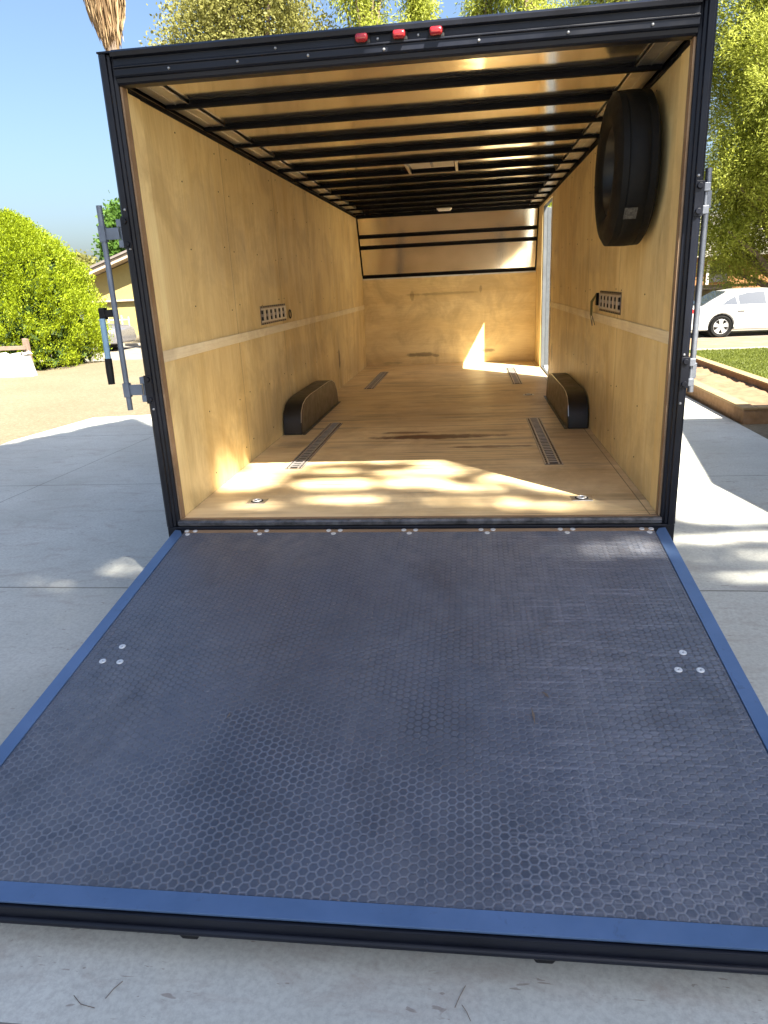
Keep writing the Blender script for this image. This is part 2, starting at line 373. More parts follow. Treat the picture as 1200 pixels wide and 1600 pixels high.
def thing(name, loc, label, cat, group=None, off=True):
    o = bpy.data.objects.new(name, None); col.objects.link(o); o.location = loc; o.empty_display_size = .2
    if off: OFF[o.name] = tuple(loc)
    return tag(o, label, cat, group)
def copy_tree(o, parent=None, loc=None, rot=None):
    c = o.copy(); col.objects.link(c); c.parent = parent
    if loc is not None: c.location = loc
    if rot is not None: c.rotation_euler = rot
    for ch in [x for x in list(col.objects) if x.parent == o]: copy_tree(ch, c)
    return c

# ================================================================ SETTING
def gh(x, y):
    s = min(1, max(0, (y-15.4)/2.2)); s = s*s*(3-2*s)
    return -.485-.445*s
def ground():
    ys = [-150, -60, -20, -8] + list(np.arange(-6, 24, .6)) + [30, 45, 70, 120, 220, 420]
    xs = [-300, -150, -70, -35] + list(np.arange(-22, 18, 1.)) + [25, 45, 90, 180, 300]
    V = [(x, y, gh(x, y)+(random.uniform(-.012, .004) if y > 6.8 or x < -5.6 else 0)) for y in ys for x in xs]; nx = len(xs)
    Fc = [(j*nx+i, j*nx+i+1, (j+1)*nx+i+1, (j+1)*nx+i) for j in range(len(ys)-1) for i in range(nx-1)]
    m = MB().add(V, Fc); o = m.build('ground', M['ground'], smooth=True); tag(o, 'pale gravelly dirt ground around the driveway', kind='structure')
ground()
o = MB().prism([(-5.35, -9), (3.2, -9), (3.2, 13), (-1.4, 13), (-1.4, 6.25), (-3.6, 6.3), (-5.05, 6.1), (-5.3, 4.6)], 2, -.6, GZ).build('driveway', M['concrete'])
tag(o, 'grey concrete driveway with straight joints under the trailer', kind='structure')
o = MB().box(-120, 120, 17.8, 27.5, -1.0, -.915).build('street', M['asphalt']); tag(o, 'pale worn street beyond the yard', kind='structure')
o = MB().box(4.3, 14, 3.6, 12.25, -.6, -.455).build('lawn', simple('lawn_soil', (.12, .14, .04), .9)); tag(o, 'lawn bed right of the driveway', kind='structure')
o = MB().box(3.3, 14, 12.45, 15.3, -.6, -.462).build('mulch_bed', M['mulch']); tag(o, 'bare tan earth strip in front of the white car', kind='structure')
o = MB().box(3.22, 14, 12.27, 12.43, -.6, -.43).build('kerb', M['kerb'], bevel=.01); tag(o, 'pale kerb at the far edge of the lawn', kind='structure')
# grass
n = 60000; C = np.stack([rng.uniform(4.3, 9, n), rng.uniform(5.4, 12.25, n), np.full(n, -.44)], 1)
o = np_mesh('grass', leaves(C, np.tile([0, 0, 1.], (n, 1)), .06, .012, .35), 4, M['grass']); tag(o, 'short bright green lawn grass', 'grass', kind='stuff')
# raised planter
pl = thing('brick_planter', (3.8, 8, GZ), 'low tan brick edged planter bed of bare soil right of the driveway', 'planter')
MB().box(3.25, 3.37, 4.63, 12.2, -.6, -.325).box(3.37, 8.5, 4.63, 4.75, -.6, -.325).build('front_border', M['brick'], pl, bevel=.004)
MB().box(3.235, 3.385, 4.615, 12.2, -.325, -.297).box(3.385, 8.5, 4.615, 4.765, -.325, -.297).build('border_cap', M['brickcap'], pl, bevel=.006)
MB().box(4.15, 4.27, 5.4, 12.2, -.6, -.325).box(4.27, 8.5, 5.4, 5.52, -.6, -.325).build('back_border', M['brick'], pl, bevel=.004)
MB().box(4.135, 4.285, 5.385, 12.2, -.325, -.297).build('border_cap', M['brickcap'], pl, bevel=.006)
gx = np.linspace(3.37, 4.15, 9); gy = np.linspace(4.75, 12.2, 60)
m = MB().add([(x, y, -.395+random.uniform(-.02, .02)) for y in gy for x in gx], [(j*9+i, j*9+i+1, (j+1)*9+i+1, (j+1)*9+i) for j in range(59) for i in range(8)])
gx = np.linspace(4.15, 8.5, 30); k = len(m.v)
m.add([(x, y, -.395+random.uniform(-.02, .02)) for y in (4.75, 4.97, 5.18, 5.4) for x in gx], [(j*30+i, j*30+i+1, (j+1)*30+i+1, (j+1)*30+i) for j in range(3) for i in range(29)])
m.build('soil', M['soil'], pl, smooth=True)

# white garden wall on the left, with its wooden rail
wl = thing('garden_wall', (-12, 12.4, GZ), 'low whitewashed garden wall in front of the round bush', 'wall')
m = MB(); pts = []
for i in range(60):
    x = -16+i*(6.2/59); pts.append((x, .03+.025*math.sin(i*1.7)+random.uniform(-.012, .012)))
m.prism([(-9.72, -.6)]+[(-9.86, .06)]+pts[::-1]+[(-16, -.6)], 1, 12.05, 12.3); m.build('masonry', M['white_wall'], wl, bevel=.012)
MB().box(-16, -9.95, 12.32, 12.38, .1, .19).build('rail', M['rail'], wl, bevel=.006)
for x in (-9.98, -12.2, -14.4): MB().prism([(x-.07, -.5), (x+.07, -.5), (x+.05, .33), (x-.05, .35)], 1, 12.38, 12.5).build('post', M['rail'], wl, bevel=.006)

# ---------------------------------------------------------------- vegetation
def clump_leaves(centres, rad, per, length, width, axis_pull=(0, 0, -.3), jitter=.7, outward=None):
    n = len(centres)
    C = np.repeat(centres, per, 0)+rng.normal(0, 1, (n*per, 3))*np.array(rad)
    if outward is not None:
        D = C-np.array(outward); D /= np.linalg.norm(D, axis=1)[:, None]+1e-9
    else: D = np.zeros_like(C)
    return leaves(C, D+np.array(axis_pull), length, width, jitter)
def limb(m, a, b, r0, r1, bend=.15):
    a = Vector(a); b = Vector(b); L = (b-a).length
    p = [a.lerp(b, t_)+Vector((random.uniform(-1, 1), random.uniform(-1, 1), random.uniform(-.3, .6)))*bend*L*.3*(1 if 0 < t_ < 1 else 0) for t_ in (0, .3, .6, 1)]
    m.tube(p, [r0, r0*.75+r1*.25, r0*.4+r1*.6, r1], 7)
def tree(name, label, x, y, h, lobes, nclump, per, leaf, lw, mat, z0=-.93, trunk=.25, crad=.3, pull=(0, 0, -.3), group=None, jitter=.7, shell=.45):
    t_ = thing(name, (x, y, z0), label, 'tree', group)
    m = MB(); tops = sorted(lobes, key=lambda l: -l[2])
    topz = tops[0][2]
    m.tube([(x, y, z0-.2), (x+.08, y, z0+h*.25), (x-.1, y+.1, z0+h*.5), (x+.05, y, min(topz, z0+h*.85))], [trunk*1.25, trunk, trunk*.7, trunk*.25], 10)
    for l in lobes:
        zb = z0+(l[2]-z0)*random.uniform(.35, .6)
        for q in range(3):
            e = (l[0]+random.uniform(-.5, .5)*l[3], l[1]+random.uniform(-.5, .5)*l[3], l[2]+random.uniform(-.3, .6)*l[4])
            limb(m, (x, y, zb+q*.3), e, trunk*.42, .03)
    m.build('trunk', M['bark'], t_, smooth=True)
    vol = np.array([l[3]**2*l[4] for l in lobes])**.75; vol /= vol.sum(); Vs = []
    for l, f in zip(lobes, vol):
        k = int(nclump*f); d = rng.normal(0, 1, (k, 3)); d /= np.linalg.norm(d, axis=1)[:, None]
        r = rng.uniform(0, 1, k)**shell
        Cc = np.array([l[0], l[1], l[2]])+d*r[:, None]*np.array([l[3], l[3], l[4]])*rng.uniform(.8, 1.15, (k, 1))
        Vs.append(clump_leaves(Cc, crad, per, leaf, lw, pull, jitter, (l[0], l[1], l[2]-l[4]*.5)))
    np_mesh('crown', np.concatenate(Vs), 4, mat, t_); return t_
def lobeset(x, y, r, z0, z1, n, rr=(.3, .5)):
    L = []
    for i in range(n):
        f = (i+.5)/n; z = z0+(z1-z0)*f; R_ = r*math.sin(math.pi*min(.97, .18+.8*f))**.7 if True else r
        a = i*2.4+random.uniform(-.4, .4); d = R_*random.uniform(.35, .7)
        q = r*random.uniform(*rr); L.append((x+d*math.cos(a), y+d*math.sin(a), z, q, q*random.uniform(.7, 1.0)))
    return L
# broad tree behind the trailer roof (left of centre)
tree('broadleaf_tree', 'broad yellow green tree rising behind the left part of the trailer roof', -7.9, 26, 13.5, lobeset(-7.9, 26, 3.6, 4, 13.6, 22), 3300, 30, .13, .075, M['pepper'], trunk=.32, crad=.3)
tree('small_tree', 'small thin topped tree beside the broad tree above the roof', -10.6, 27, 11, lobeset(-10.6, 27, 1.5, 5, 10.2, 8), 300, 22, .14, .07, M['pepper'], trunk=.14, crad=.26)
# narrow conifers
PG = 'tall conifers rising behind the trailer'
for (x, y, r, h, lab) in ((-3.3, 26, 1.55, 14, 'narrow conifer right of the broad tree, above the left red marker light'),
                       (-1.5, 26.5, .95, 12.4, 'slim conifer tip above the right red marker light'),
                       (1.1, 27, 1.0, 13.4, 'slim grey green conifer left of the bright yellow one'),
                       (2.55, 25.6, 1.35, 13.6, 'bright yellow green conifer above the middle right of the roof')):
    tree('conifer', lab, x, y, h, lobeset(x, y, r, 2, h-.6, 16, (.45, .65)), int(900*r), 34, .17, .045, M['pine'], trunk=.2, crad=(.16, .16, .34), pull=(0, 0, -.9), jitter=.45, group=PG)
# big pines at the right
tree('pine_tree', 'big feathery pine behind the white car at the right edge', 12.1, 26.2, 14, lobeset(12.1, 26.2, 4.3, .9, 13.5, 44, (.28, .42)), 8600, 42, .15, .04, M['pine'], trunk=.4, crad=(.17, .17, .24), pull=(0, 0, -.5), jitter=.6, group='pines on the right')
tree('pine_tree', 'tall pine showing above the right part of the trailer roof', 6.6, 29.5, 14.5, lobeset(6.6, 29.5, 3.9, 3.0, 15.4, 28, (.3, .44)), 4200, 34, .17, .045, M['pine'], trunk=.35, crad=(.18, .18, .28), pull=(0, 0, -.6), jitter=.6, group='pines on the right')
# far left trees
tree('shade_tree', 'dense green tree behind the yellow house', -22.6, 46, 8, lobeset(-22.6, 46, 2.6, 3, 6.3, 10), 900, 20, .3, .22, M['green'], trunk=.25, crad=.3)
tree('shade_tree', 'low green tree left of the yellow house roof', -27.2, 47, 6, lobeset(-27.2, 47, 2.0, 1.5, 3.6, 8), 500, 20, .26, .2, M['pepper'], trunk=.2, crad=.3)
# arborvitae
def arbor():
    t_ = thing('arborvitae_bush', (-11.65, 14.6, -.5), 'big rounded lime green arborvitae bush behind the white garden wall', 'bush')
    m = MB()
    for a in range(7):
        limb(m, (-11.65+.15*math.cos(a), 14.6+.15*math.sin(a), -.6), (-11.65+1.1*math.cos(a*.9), 14.6+1.1*math.sin(a*.9), 1.6+random.random()), .07, .015)
    m.build('trunk', M['bark'], t_, smooth=True)
    Vs = []
    n = 2300
    for i in range(n):
        f = random.random()**.85; z = -.35+3.6*f
        prof = 2.25*max(0, 1-((f-.18)/.84)**2)**.6 if f > .18 else 2.25*(.9+.1*f/.18)
        a = random.uniform(0, 2*math.pi); bumpy = 1+.06*math.sin(a*7+z*3)+.05*math.sin(a*13-z*5)
        r = prof*bumpy*random.uniform(.86, 1.03)
        c = np.array([-11.65+r*math.cos(a), 14.6+r*math.sin(a), z])
        out = np.array([math.cos(a)*.7, math.sin(a)*.7, .9]); k = 52
        out = out/np.linalg.norm(out); sp = rng.uniform(0, 1, k)
        P = c+out*(sp[:, None]-.6)*.3+rng.normal(0, 1, (k, 3))*(.02+.062*(1-np.abs(sp-.4))[:, None])
        Vs.append(leaves(P, np.tile(out, (k, 1)), .07, .028, .5))
    np_mesh('crown', np.concatenate(Vs), 4, M['thuja'], t_)
    # dark inner twigs
    n = 9000; a = rng.uniform(0, 2*np.pi, n); z = rng.uniform(-.4, 2.8, n); r = 1.85*np.sqrt(np.clip(1-((z+.1)/3.1)**2, 0, 1))*rng.uniform(.7, .95, n)
    C = np.stack([-11.65+r*np.cos(a), 14.6+r*np.sin(a), z], 1)
    np_mesh('inner_twigs', leaves(C, np.tile([0, 0, .5], (n, 1)), .3, .16, .8), 4, M['darkleaf'], t_)
arbor()
def shrub(name, label, x, y, z, r, h, mat, k=120):
    t_ = thing(name, (x, y, z), label, 'bush'); m = MB()
    for a in range(5): limb(m, (x, y, z-.1), (x+r*.6*math.cos(a*1.3), y+r*.6*math.sin(a*1.3), z+h*.7), .03, .008)
    m.build('stem', M['bark'], t_)
    d = rng.normal(0, 1, (k, 3)); d[:, 2] = abs(d[:, 2]); d /= np.linalg.norm(d, axis=1)[:, None]
    Cc = np.array([x, y, z+.05])+d*np.array([r, r, h])*rng.uniform(.5, 1, (k, 1))
    np_mesh('crown', clump_leaves(Cc, .12, 24, .12, .05, (0, 0, .3), .8), 4, mat, t_)
shrub('shrub', 'small grey green shrub at the left edge behind the garden wall', -11.6, 12.75, -.48, .55, 1.45, M['greygreen'])
shrub('shrub', 'dark green shrub between the lime bush and the grey car', -19.0, 31.5, -.93, 1.2, 1.9, M['darkleaf'], 200)
# palm
def palm():
    x, y = -12.55, 25; t_ = thing('palm_tree', (x, y, -.93), 'palm trunk wrapped in a hanging skirt of dead brown fronds at the top left', 'palm')
    MB().tube([(x+.1, y, -1), (x+.03, y, 5), (x, y, 11.5), (x, y, 14)], [.3, .22, .2, .2], 12).build('trunk', M['bark'], t_, smooth=True)
    n = 2600; z = rng.uniform(9.75, 13.8, n); a = rng.uniform(0, 2*np.pi, n)
    f = np.clip((z-9.6)/1.9, 0, 1); r = (.12+.68*f**.7)*rng.uniform(.35, 1.05, n)
    C = np.stack([x-.02+r*np.cos(a), y+r*np.sin(a), z+.2], 1); D = np.stack([.16*np.cos(a)*-1, .16*np.sin(a)*-1, -np.ones(n)], 1)
    np_mesh('dead_skirt', leaves(C, D, .95, .09, .09), 4, M['frond'], t_)
    Vs = []
    for k in range(34):
        a = k*2.4; el = random.uniform(-.3, 1.2); base = np.array([x, y, 14.1]); d = np.array([math.cos(a)*math.cos(el), math.sin(a)*math.cos(el), math.sin(el)])
        tip = base+d*1.0; kk = 24
        fan = rng.normal(0, .42, (kk, 3))+d; C = tip+fan*.45
        Vs.append(leaves(C, fan, 1.0, .06, .05))
        Vs.append(leaves(np.array([base+d*.5]), d[None], 1.1, .05, 0))
    np_mesh('crown', np.concatenate(Vs), 4, M['palmleaf'], t_)
palm()
# canopy tree behind the camera: leaves cut away so sun patches land on set spots
OX, OY = .5414, .6165      # shadow offset per metre of height
def lit_density(gx, gy):
    """how thick the crown is along the sun ray that lands at ground point (gx, gy)"""
    d = np.ones(len(gx))
    edge = 6.0-np.clip((gx+4.6)/6.4, 0, 1)*4.4+.25*np.sin(gx*2.3)                       # crown outline, far side
    edge = np.where(gx < -4.4, 6.0-(-4.4-gx)*1.9, edge)
    d = np.where(gy > edge, 0, d)
    def blob(cx, cy, rx, ry, v, z=None, ang=0):
        nonlocal d
        if z is not None: cx, cy = cx-OX*(z-GZ), cy+OY*(z-GZ)
        ux, uy = gx-cx, gy-cy; ca, sa = math.cos(ang), math.sin(ang)
        q = ((ux*ca+uy*sa)/rx)**2+((-ux*sa+uy*ca)/ry)**2
        d = np.where(q < 1, np.minimum(d, v), d)
    # thin part of the crown over the trailer mouth
    box = (gx > -1.75) & (gx < 1.2) & (gy > .22) & (gy < 1.9); d = np.where(box, np.minimum(d, .8), d)
    for b in ((-.95, 1.3, .3, .2), (-.6, 1.35, .5, .14), (-.29, 1.22, .1, .05), (.02, 1.2, .12, .08), (-.5, .68, .28, .13), (-.17, .92, .14, .08), (.12, .98, .2, .12), (-.35, .35, .3, .07), (.3, .3, .3, .06), (-.9, .25, .2, .05), (.7, .2, .25, .06), (-.62, 1.0, .2, .07),
              (0, .7, .2, .12), (.3, .56, .18, .08), (-1.1, .8, .22, .25), (.75, .6, .4, .1), (.5, .75, .15, .08), (-1.0, 1.1, .2, .2)):
        blob(b[0], b[1], b[2]*1.1, b[3]*1.15, 0, z=0, ang=-.7 if b[0] == .75 else 0)
    box = (gx > 1.35) & (gx < 3.2) & (gy > .5) & (gy < 2.6); d = np.where(box, np.minimum(d, .6), d)
    for b in ((2.0, 1.35, .35, .1), (1.7, .95, .3, .07), (2.2, 1.0, .35, .09), (1.9, .35, .35, .07), (2.1, .68, .3, .05), (1.72, 1.7, .45, .16), (2.1, .1, .2, .06)): blob(*b, 0)
    blob(.92, -.26, .3, .06, 0, z=-.08); blob(.62, -.2, .07, .03, 0, z=-.08); blob(1.08, -.2, .1, .1, 0, z=-.08)
    for b in ( (-2.9, 5.3, .2, .06), (-4.4, 1.1, .1, .05)): blob(*b, 0)
    for b in ((-1.86, .5, .24, .24), (-2.1, .15, .3, .13), (-2.4, .3, .22, .09), (-1.9, -.2, .2, .08)): blob(*b, .55)
    for b in ((-1.84, .52, .15, .17), (-2.05, .2, .2, .07), (-1.75, .62, .1, .1), (-2.35, .28, .12, .04)): blob(*b, .25)
    return d
SD_ = np.array([SD.x, SD.y, SD.z])
def canopy():
    x, y = 6.6, -10.5; t_ = thing('shade_tree', (x, y, -.5), 'large spreading tree that shades the ramp from behind the viewer', 'tree')
    cx, cy, cz = 5.3, -8.1, 13.6; m = MB()
    m.tube([(x, y, -.7), (x-.1, y+.1, 1.5), (x-.3, y+.5, 6.4), (x-.7, y+1.1, 10.5)], [.42, .34, .3, .22], 12)
    for k in range(11):
        a = k*2*math.pi/11; limb(m, (x-.6, y+.9, 8.6+.15*k), (cx+2.6*math.cos(a), cy+2.4*math.sin(a), cz+random.uniform(-1.4, .6)), .09, .012, .2)
    n = 200000; d = rng.normal(0, 1, (n, 3)); d /= np.linalg.norm(d, axis=1)[:, None]; r = rng.uniform(0, 1, n)**.36
    C = np.array([cx, cy, cz])+d*r[:, None]*np.array([6.3, 6.0, 2.3])
    gx = C[:, 0]-OX*(C[:, 2]-GZ); gy = C[:, 1]+OY*(C[:, 2]-GZ)
    dd = lit_density(gx, gy); thin = C[(dd > .1) & (dd < .9) & (rng.uniform(0, 1, n) < np.where(dd < .3, .3, 1))]; C = C[dd > .9]
    thin = np.concatenate([thin]+[thin+SD_*rng.uniform(-1.5, 1.5, (len(thin), 1))+rng.normal(0, .03, thin.shape) for _ in range(3)])
    C = np.concatenate([C])
    m.build('trunk', M['bark'], t_, smooth=True)
    V = np.concatenate([leaves(C, np.tile([0, 0, -.2], (len(C), 1)), .17, .1, 1.0), leaves(thin, np.tile([0, 0, -.2], (len(thin), 1)), .06, .034, 1.0)])
    np_mesh('crown', V, 4, M['green'], t_)
canopy()

# ---------------------------------------------------------------- buildings
def roof_slab(m, x0, x1, ya, za, yb, zb, th=.12):
    m.prism([(ya, za), (yb, zb), (yb, zb+th), (ya, za+th)], 0, x0, x1)
# garden shed right of the driveway (its gable throws the straight shade)
sh = thing('garage', (7.5, .9, GZ), 'garage with a low gabled roof on the right beside the driveway', 'garage')
Mst = simple('cream_stucco', (.6, .52, .38), .9, bump=.4)
MB().prism([(2.75, -.6), (2.75, 2.4), (-.1, 3.1), (-.8, 2.85), (-.8, -.6)], 0, 4.6, 10.5).build('wall', Mst, sh, bevel=.01)
m = MB(); m.prism([(3.1, 2.42), (-.09, 3.2), (-.09, 3.32), (3.1, 2.53)], 0, 4.24, 10.8); m.prism([(-.09, 3.2), (-1.0, 2.82), (-1.0, 2.93), (-.09, 3.32)], 0, 4.24, 10.8)
m.build('roof', simple('brown_shingle', (.14, .1, .08), .9, bump=.5), sh)
m = MB().box(4.585, 4.6, .4, 1.4, .6, 1.6); m.build('window', M['darkhole'], sh)
# yellow house
yh = thing('yellow_house', (-15, 38, -.93), 'yellow stucco house with a low gabled roof across the street', 'house')
My = simple('yellow_stucco', (.31, .255, .1), .9, var=.06, bump=.3); Mcream = simple('cream_eave', (.42, .34, .26), .8)
MB().prism([(-21.2, -1), (-21.2, 2.2), (-14.0, 4.5), (-7.0, 2.2), (-7.0, -1)], 1, 36.6, 48).build('wall', My, yh)
m = MB(); m.prism([(-22.1, 2.2), (-14.0, 4.85), (-14.0, 4.97), (-22.1, 2.32)], 1, 35.6, 49); m.prism([(-14.0, 4.85), (-6.2, 2.3), (-6.2, 2.42), (-14.0, 4.97)], 1, 35.6, 49)
m.build('roof', simple('grey_shingle', (.16, .14, .13), .9), yh)
m = MB(); m.prism([(-21.9, 2.0), (-14.0, 4.6), (-14.0, 4.84), (-22.0, 2.2)], 1, 35.7, 36.6); m.build('eave', Mcream, yh)
MB().box(-21.3, -17, 36.4, 36.58, .95, 1.05).build('trim', Mcream, yh)
m = MB().box(-17.6, -16.2, 36.5, 36.59, .1, 1.5); f = m.build('window', M['darkhole'], yh); MB().box(-17.7, -16.1, 36.45, 36.5, 0, .08).build('sill', M['whiteplastic'], f)
# white house left of it
wh = thing('white_house', (-27, 44, -.93), 'pale house with a white flat carport roof left of the yellow house', 'house')
MB().box(-31, -24.2, 43, 50, -1, 1.35).build('wall', simple('pale_wall', (.4, .36, .27), .9), wh)
MB().prism([(-31.5, 1.36), (-23.6, 1.36), (-23.6, 1.6), (-25.5, 2.5), (-31.5, 2.5)], 1, 42.2, 51).build('roof', simple('white_roof', (.5, .49, .46), .7, var=.04), wh)
MB().box(-26.3, -25.4, 42.9, 42.995, -.9, 1.0).build('door', M['rail'], wh)
# tan house behind the pine
th_ = thing('orange_house', (14, 39, -.93), 'orange brown house showing through the pine at the right', 'house')
Mo = simple('orange_stucco', (.25, .12, .045), .9)
MB().prism([(8.5, -1), (20, -1), (20, 1.9), (8.5, 1.9)], 1, 37, 46).build('wall', Mo, th_)
MB().prism([(7.9, 1.75), (20.6, 1.75), (20.6, 1.95), (14, 4.2), (7.9, 1.95)], 1, 36.4, 46.5).build('roof', simple('pale_roof', (.42, .4, .35), .8), th_)
f = MB().box(12.55, 13.5, 36.93, 36.99, .5, 1.5).build('window', M['darkhole'], th_); MB().box(12.42, 12.55, 36.9, 36.99, .4, 1.6).build('frame', M['whiteplastic'], f)
# rail fence across the street
fe = thing('rail_fence', (13, 28.6, -.93), 'weathered rail fence with posts behind the white car', 'fence')
Mfw = simple('bleached_wood', (.3, .24, .15), .9)
for z in (.42, -.05): MB().box(8.5, 18, 28.56, 28.62, z, z+.12).build('rail', Mfw, fe)
for k in range(6): MB().box(9.0+1.7*k, 9.18+1.7*k, 28.5, 28.66, -1, .66).build('post', Mfw, fe, bevel=.015)
sw = thing('stone_wall', (9, 30.5, -.93), 'low tan stone wall beyond the street behind the white car', 'wall')
t = NT('stone_blocks'); v = t.n('ShaderNodeTexVoronoi'); v.inputs['Scale'].default_value = 2.2; t.l(t.obj(), v.inputs['Vector'])
t.set(t.mix(.75, (.6, .46, .25), v.outputs['Color'], 'MULTIPLY'), rough=.9)
MB().box(6, 11.5, 30.3, 30.7, -1, .3).build('masonry', simple('tan_stone', (.35, .26, .14), .9, var=.4, sc_=2), sw, bevel=.03)
MB().box(5.95, 11.55, 30.25, 30.75, .3, .38).build('coping', simple('pink_stone', (.5, .38, .32), .9), sw, bevel=.02)
# wire fence at far left
cf = thing('picket_fence', (-18.8, 31, -.93), 'short run of thin white posts in front of the yellow house', 'fence')
for k in range(9): MB().box(-19.2+.35*k, -19.16+.35*k, 30.98, 31.02, -1, .25+.08*(k % 2)).build('post', M['whiteplastic'], cf)
for z in (.1, -.6): MB().box(-19.2, -16.4, 31.02, 31.04, z, z+.04).build('rail', M['whiteplastic'], cf)
o = MB().box(-30, -10, 27.6, 27.85, -1, -.83).build('kerb', M['kerb'], bevel=.01); tag(o, 'kerb on the far side of the street', kind='structure')

# ---------------------------------------------------------------- cars
Mglass = NT('car_glass').set((.03, .04, .055), rough=.08, spec=.8).m
Mred = NT('tail_lens').set((.5, .02, .02), rough=.2).m
Mchrome = simple('chrome', (.7, .7, .7), .15, metal=1)
Malloy = simple('alloy', (.62, .61, .6), .3, metal=.7)
def make_wheel(parent, x, yf, z, r, side, spokes=5):
    m = MB(); wv_ = .2
    m.lathe([(r*.68, 0), (r*.9, -.015), (r*.985, .02), (r, .06), (r, wv_-.04), (r*.9, wv_), (r*.6, wv_)], 1, (x, yf, z), 36)
    wh_ = m.build('wheel', M['rubber'], parent, smooth=True)
    m = MB(); m.lathe([(r*.7, .005), (r*.66, 0), (r*.62, .03), (r*.6, .12), (r*.66, .13)], 1, (x, yf, z), 30, closed=True)
    m.lathe([(.001, .01), (r*.16, .01), (r*.18, .05), (r*.18, .12)], 1, (x, yf, z), 16, closed=False)
    for k in range(spokes):
        for dd in (-.17, .17):
            a = k*2*math.pi/spokes+.3+dd; u = Vector((math.cos(a), 0, math.sin(a))); s_ = Vector((-u.z, 0, u.x))*.03*r/.33
            c = Vector((x, yf, z)); i0 = c+u*r*.12; i1 = c+u*r*.66
            vs = [i0-s_+Vector((0, .015, 0)), i0+s_+Vector((0, .015, 0)), i1+s_*1.2+Vector((0, .01, 0)), i1-s_*1.2+Vector((0, .01, 0))]
            vs += [v+Vector((0, .05, 0)) for v in vs]
            m.add(vs, [(0, 1, 2, 3), (7, 6, 5, 4), (0, 4, 5, 1), (1, 5, 6, 2), (2, 6, 7, 3), (3, 7, 4, 0)])
    m.build('rim', Malloy, wh_)
    m = MB().lathe([(.001, .125), (r*.6, .125), (r*.6, .14), (.001, .14)], 1, (x, yf, z), 20, closed=False); m.build('brake_shadow', M['darkhole'], wh_)
def car(name, loc, label, W, low, top, belt, roofw, wheels, r, paint, wins, extras, group=None):
    """outline coordinates are (x, z) along the car; near side is -y"""
    c = thing(name, loc, label, 'car', group, off=False)
    arch = []
    h = W/2
    # lower body with wheel arches
    o = [low[0]]
    for (wx, wz) in wheels:
        ra = r*1.14; a0 = math.asin((low[0][1]-wz)/ra)
        for k in range(13):
            a = math.pi-a0-(math.pi-2*a0)*k/12; o.append((wx+ra*math.cos(a), wz+ra*math.sin(a)))
    o += low[1:]
    m = MB(); m.prism(o, 1, -h, h); m.build('body', paint, c, bevel=.05, seg=3, smooth=True)
    # greenhouse, tapering towards the roof
    zt = max(p[1] for p in top); n = len(top)
    def yy(z): return h*.985-(h*.985-h*roofw)*max(0, (z-belt))/(zt-belt)
    m = MB(); m.add([(x, -yy(z), z) for x, z in top]+[(x, yy(z), z) for x, z in top],
          [tuple(range(n)), tuple(range(n, 2*n))[::-1]]+[(i, (i+1) % n, n+(i+1) % n, n+i) for i in range(n)])
    m.build('roof', paint, c, bevel=.04, seg=3, smooth=True)
    for wn in wins:
        for s_ in (-1, 1):
            m = MB(); k = len(wn); m.add([(x, s_*(yy(z)+.004), z) for x, z in wn]+[(x, s_*(yy(z)-.03), z) for x, z in wn],
                [tuple(range(k)), tuple(range(k, 2*k))]+[(i, (i+1) % k, k+(i+1) % k, k+i) for i in range(k)])
            m.build('side_window', Mglass, c)
    for (wx, wz) in wheels:
        MB().lathe([(.001, -h*.93), (r*1.12, -h*.93), (r*1.12, h*.93), (.001, h*.93)], 1, (wx, 0, wz), 24, closed=False).build('wheel_well', M['darkhole'], c)
        make_wheel(c, wx, -h-.005, wz, r, -1)
        for_back = MB(); for_back.lathe([(r*.3, 0), (r*.95, 0), (r, .04), (r, .17), (r*.9, .2), (r*.3, .2)], 1, (wx, h-.2, wz), 28).build('wheel', M['rubber'], c, smooth=True)
    extras(c, h, yy); return c
Mwhite = simple('white_car_paint', (.42, .415, .4), .3, var=.02, coat=.6)
Mgrey = simple('grey_car_paint', (.2, .195, .2), .3, var=.05, metal=.4, coat=.5)
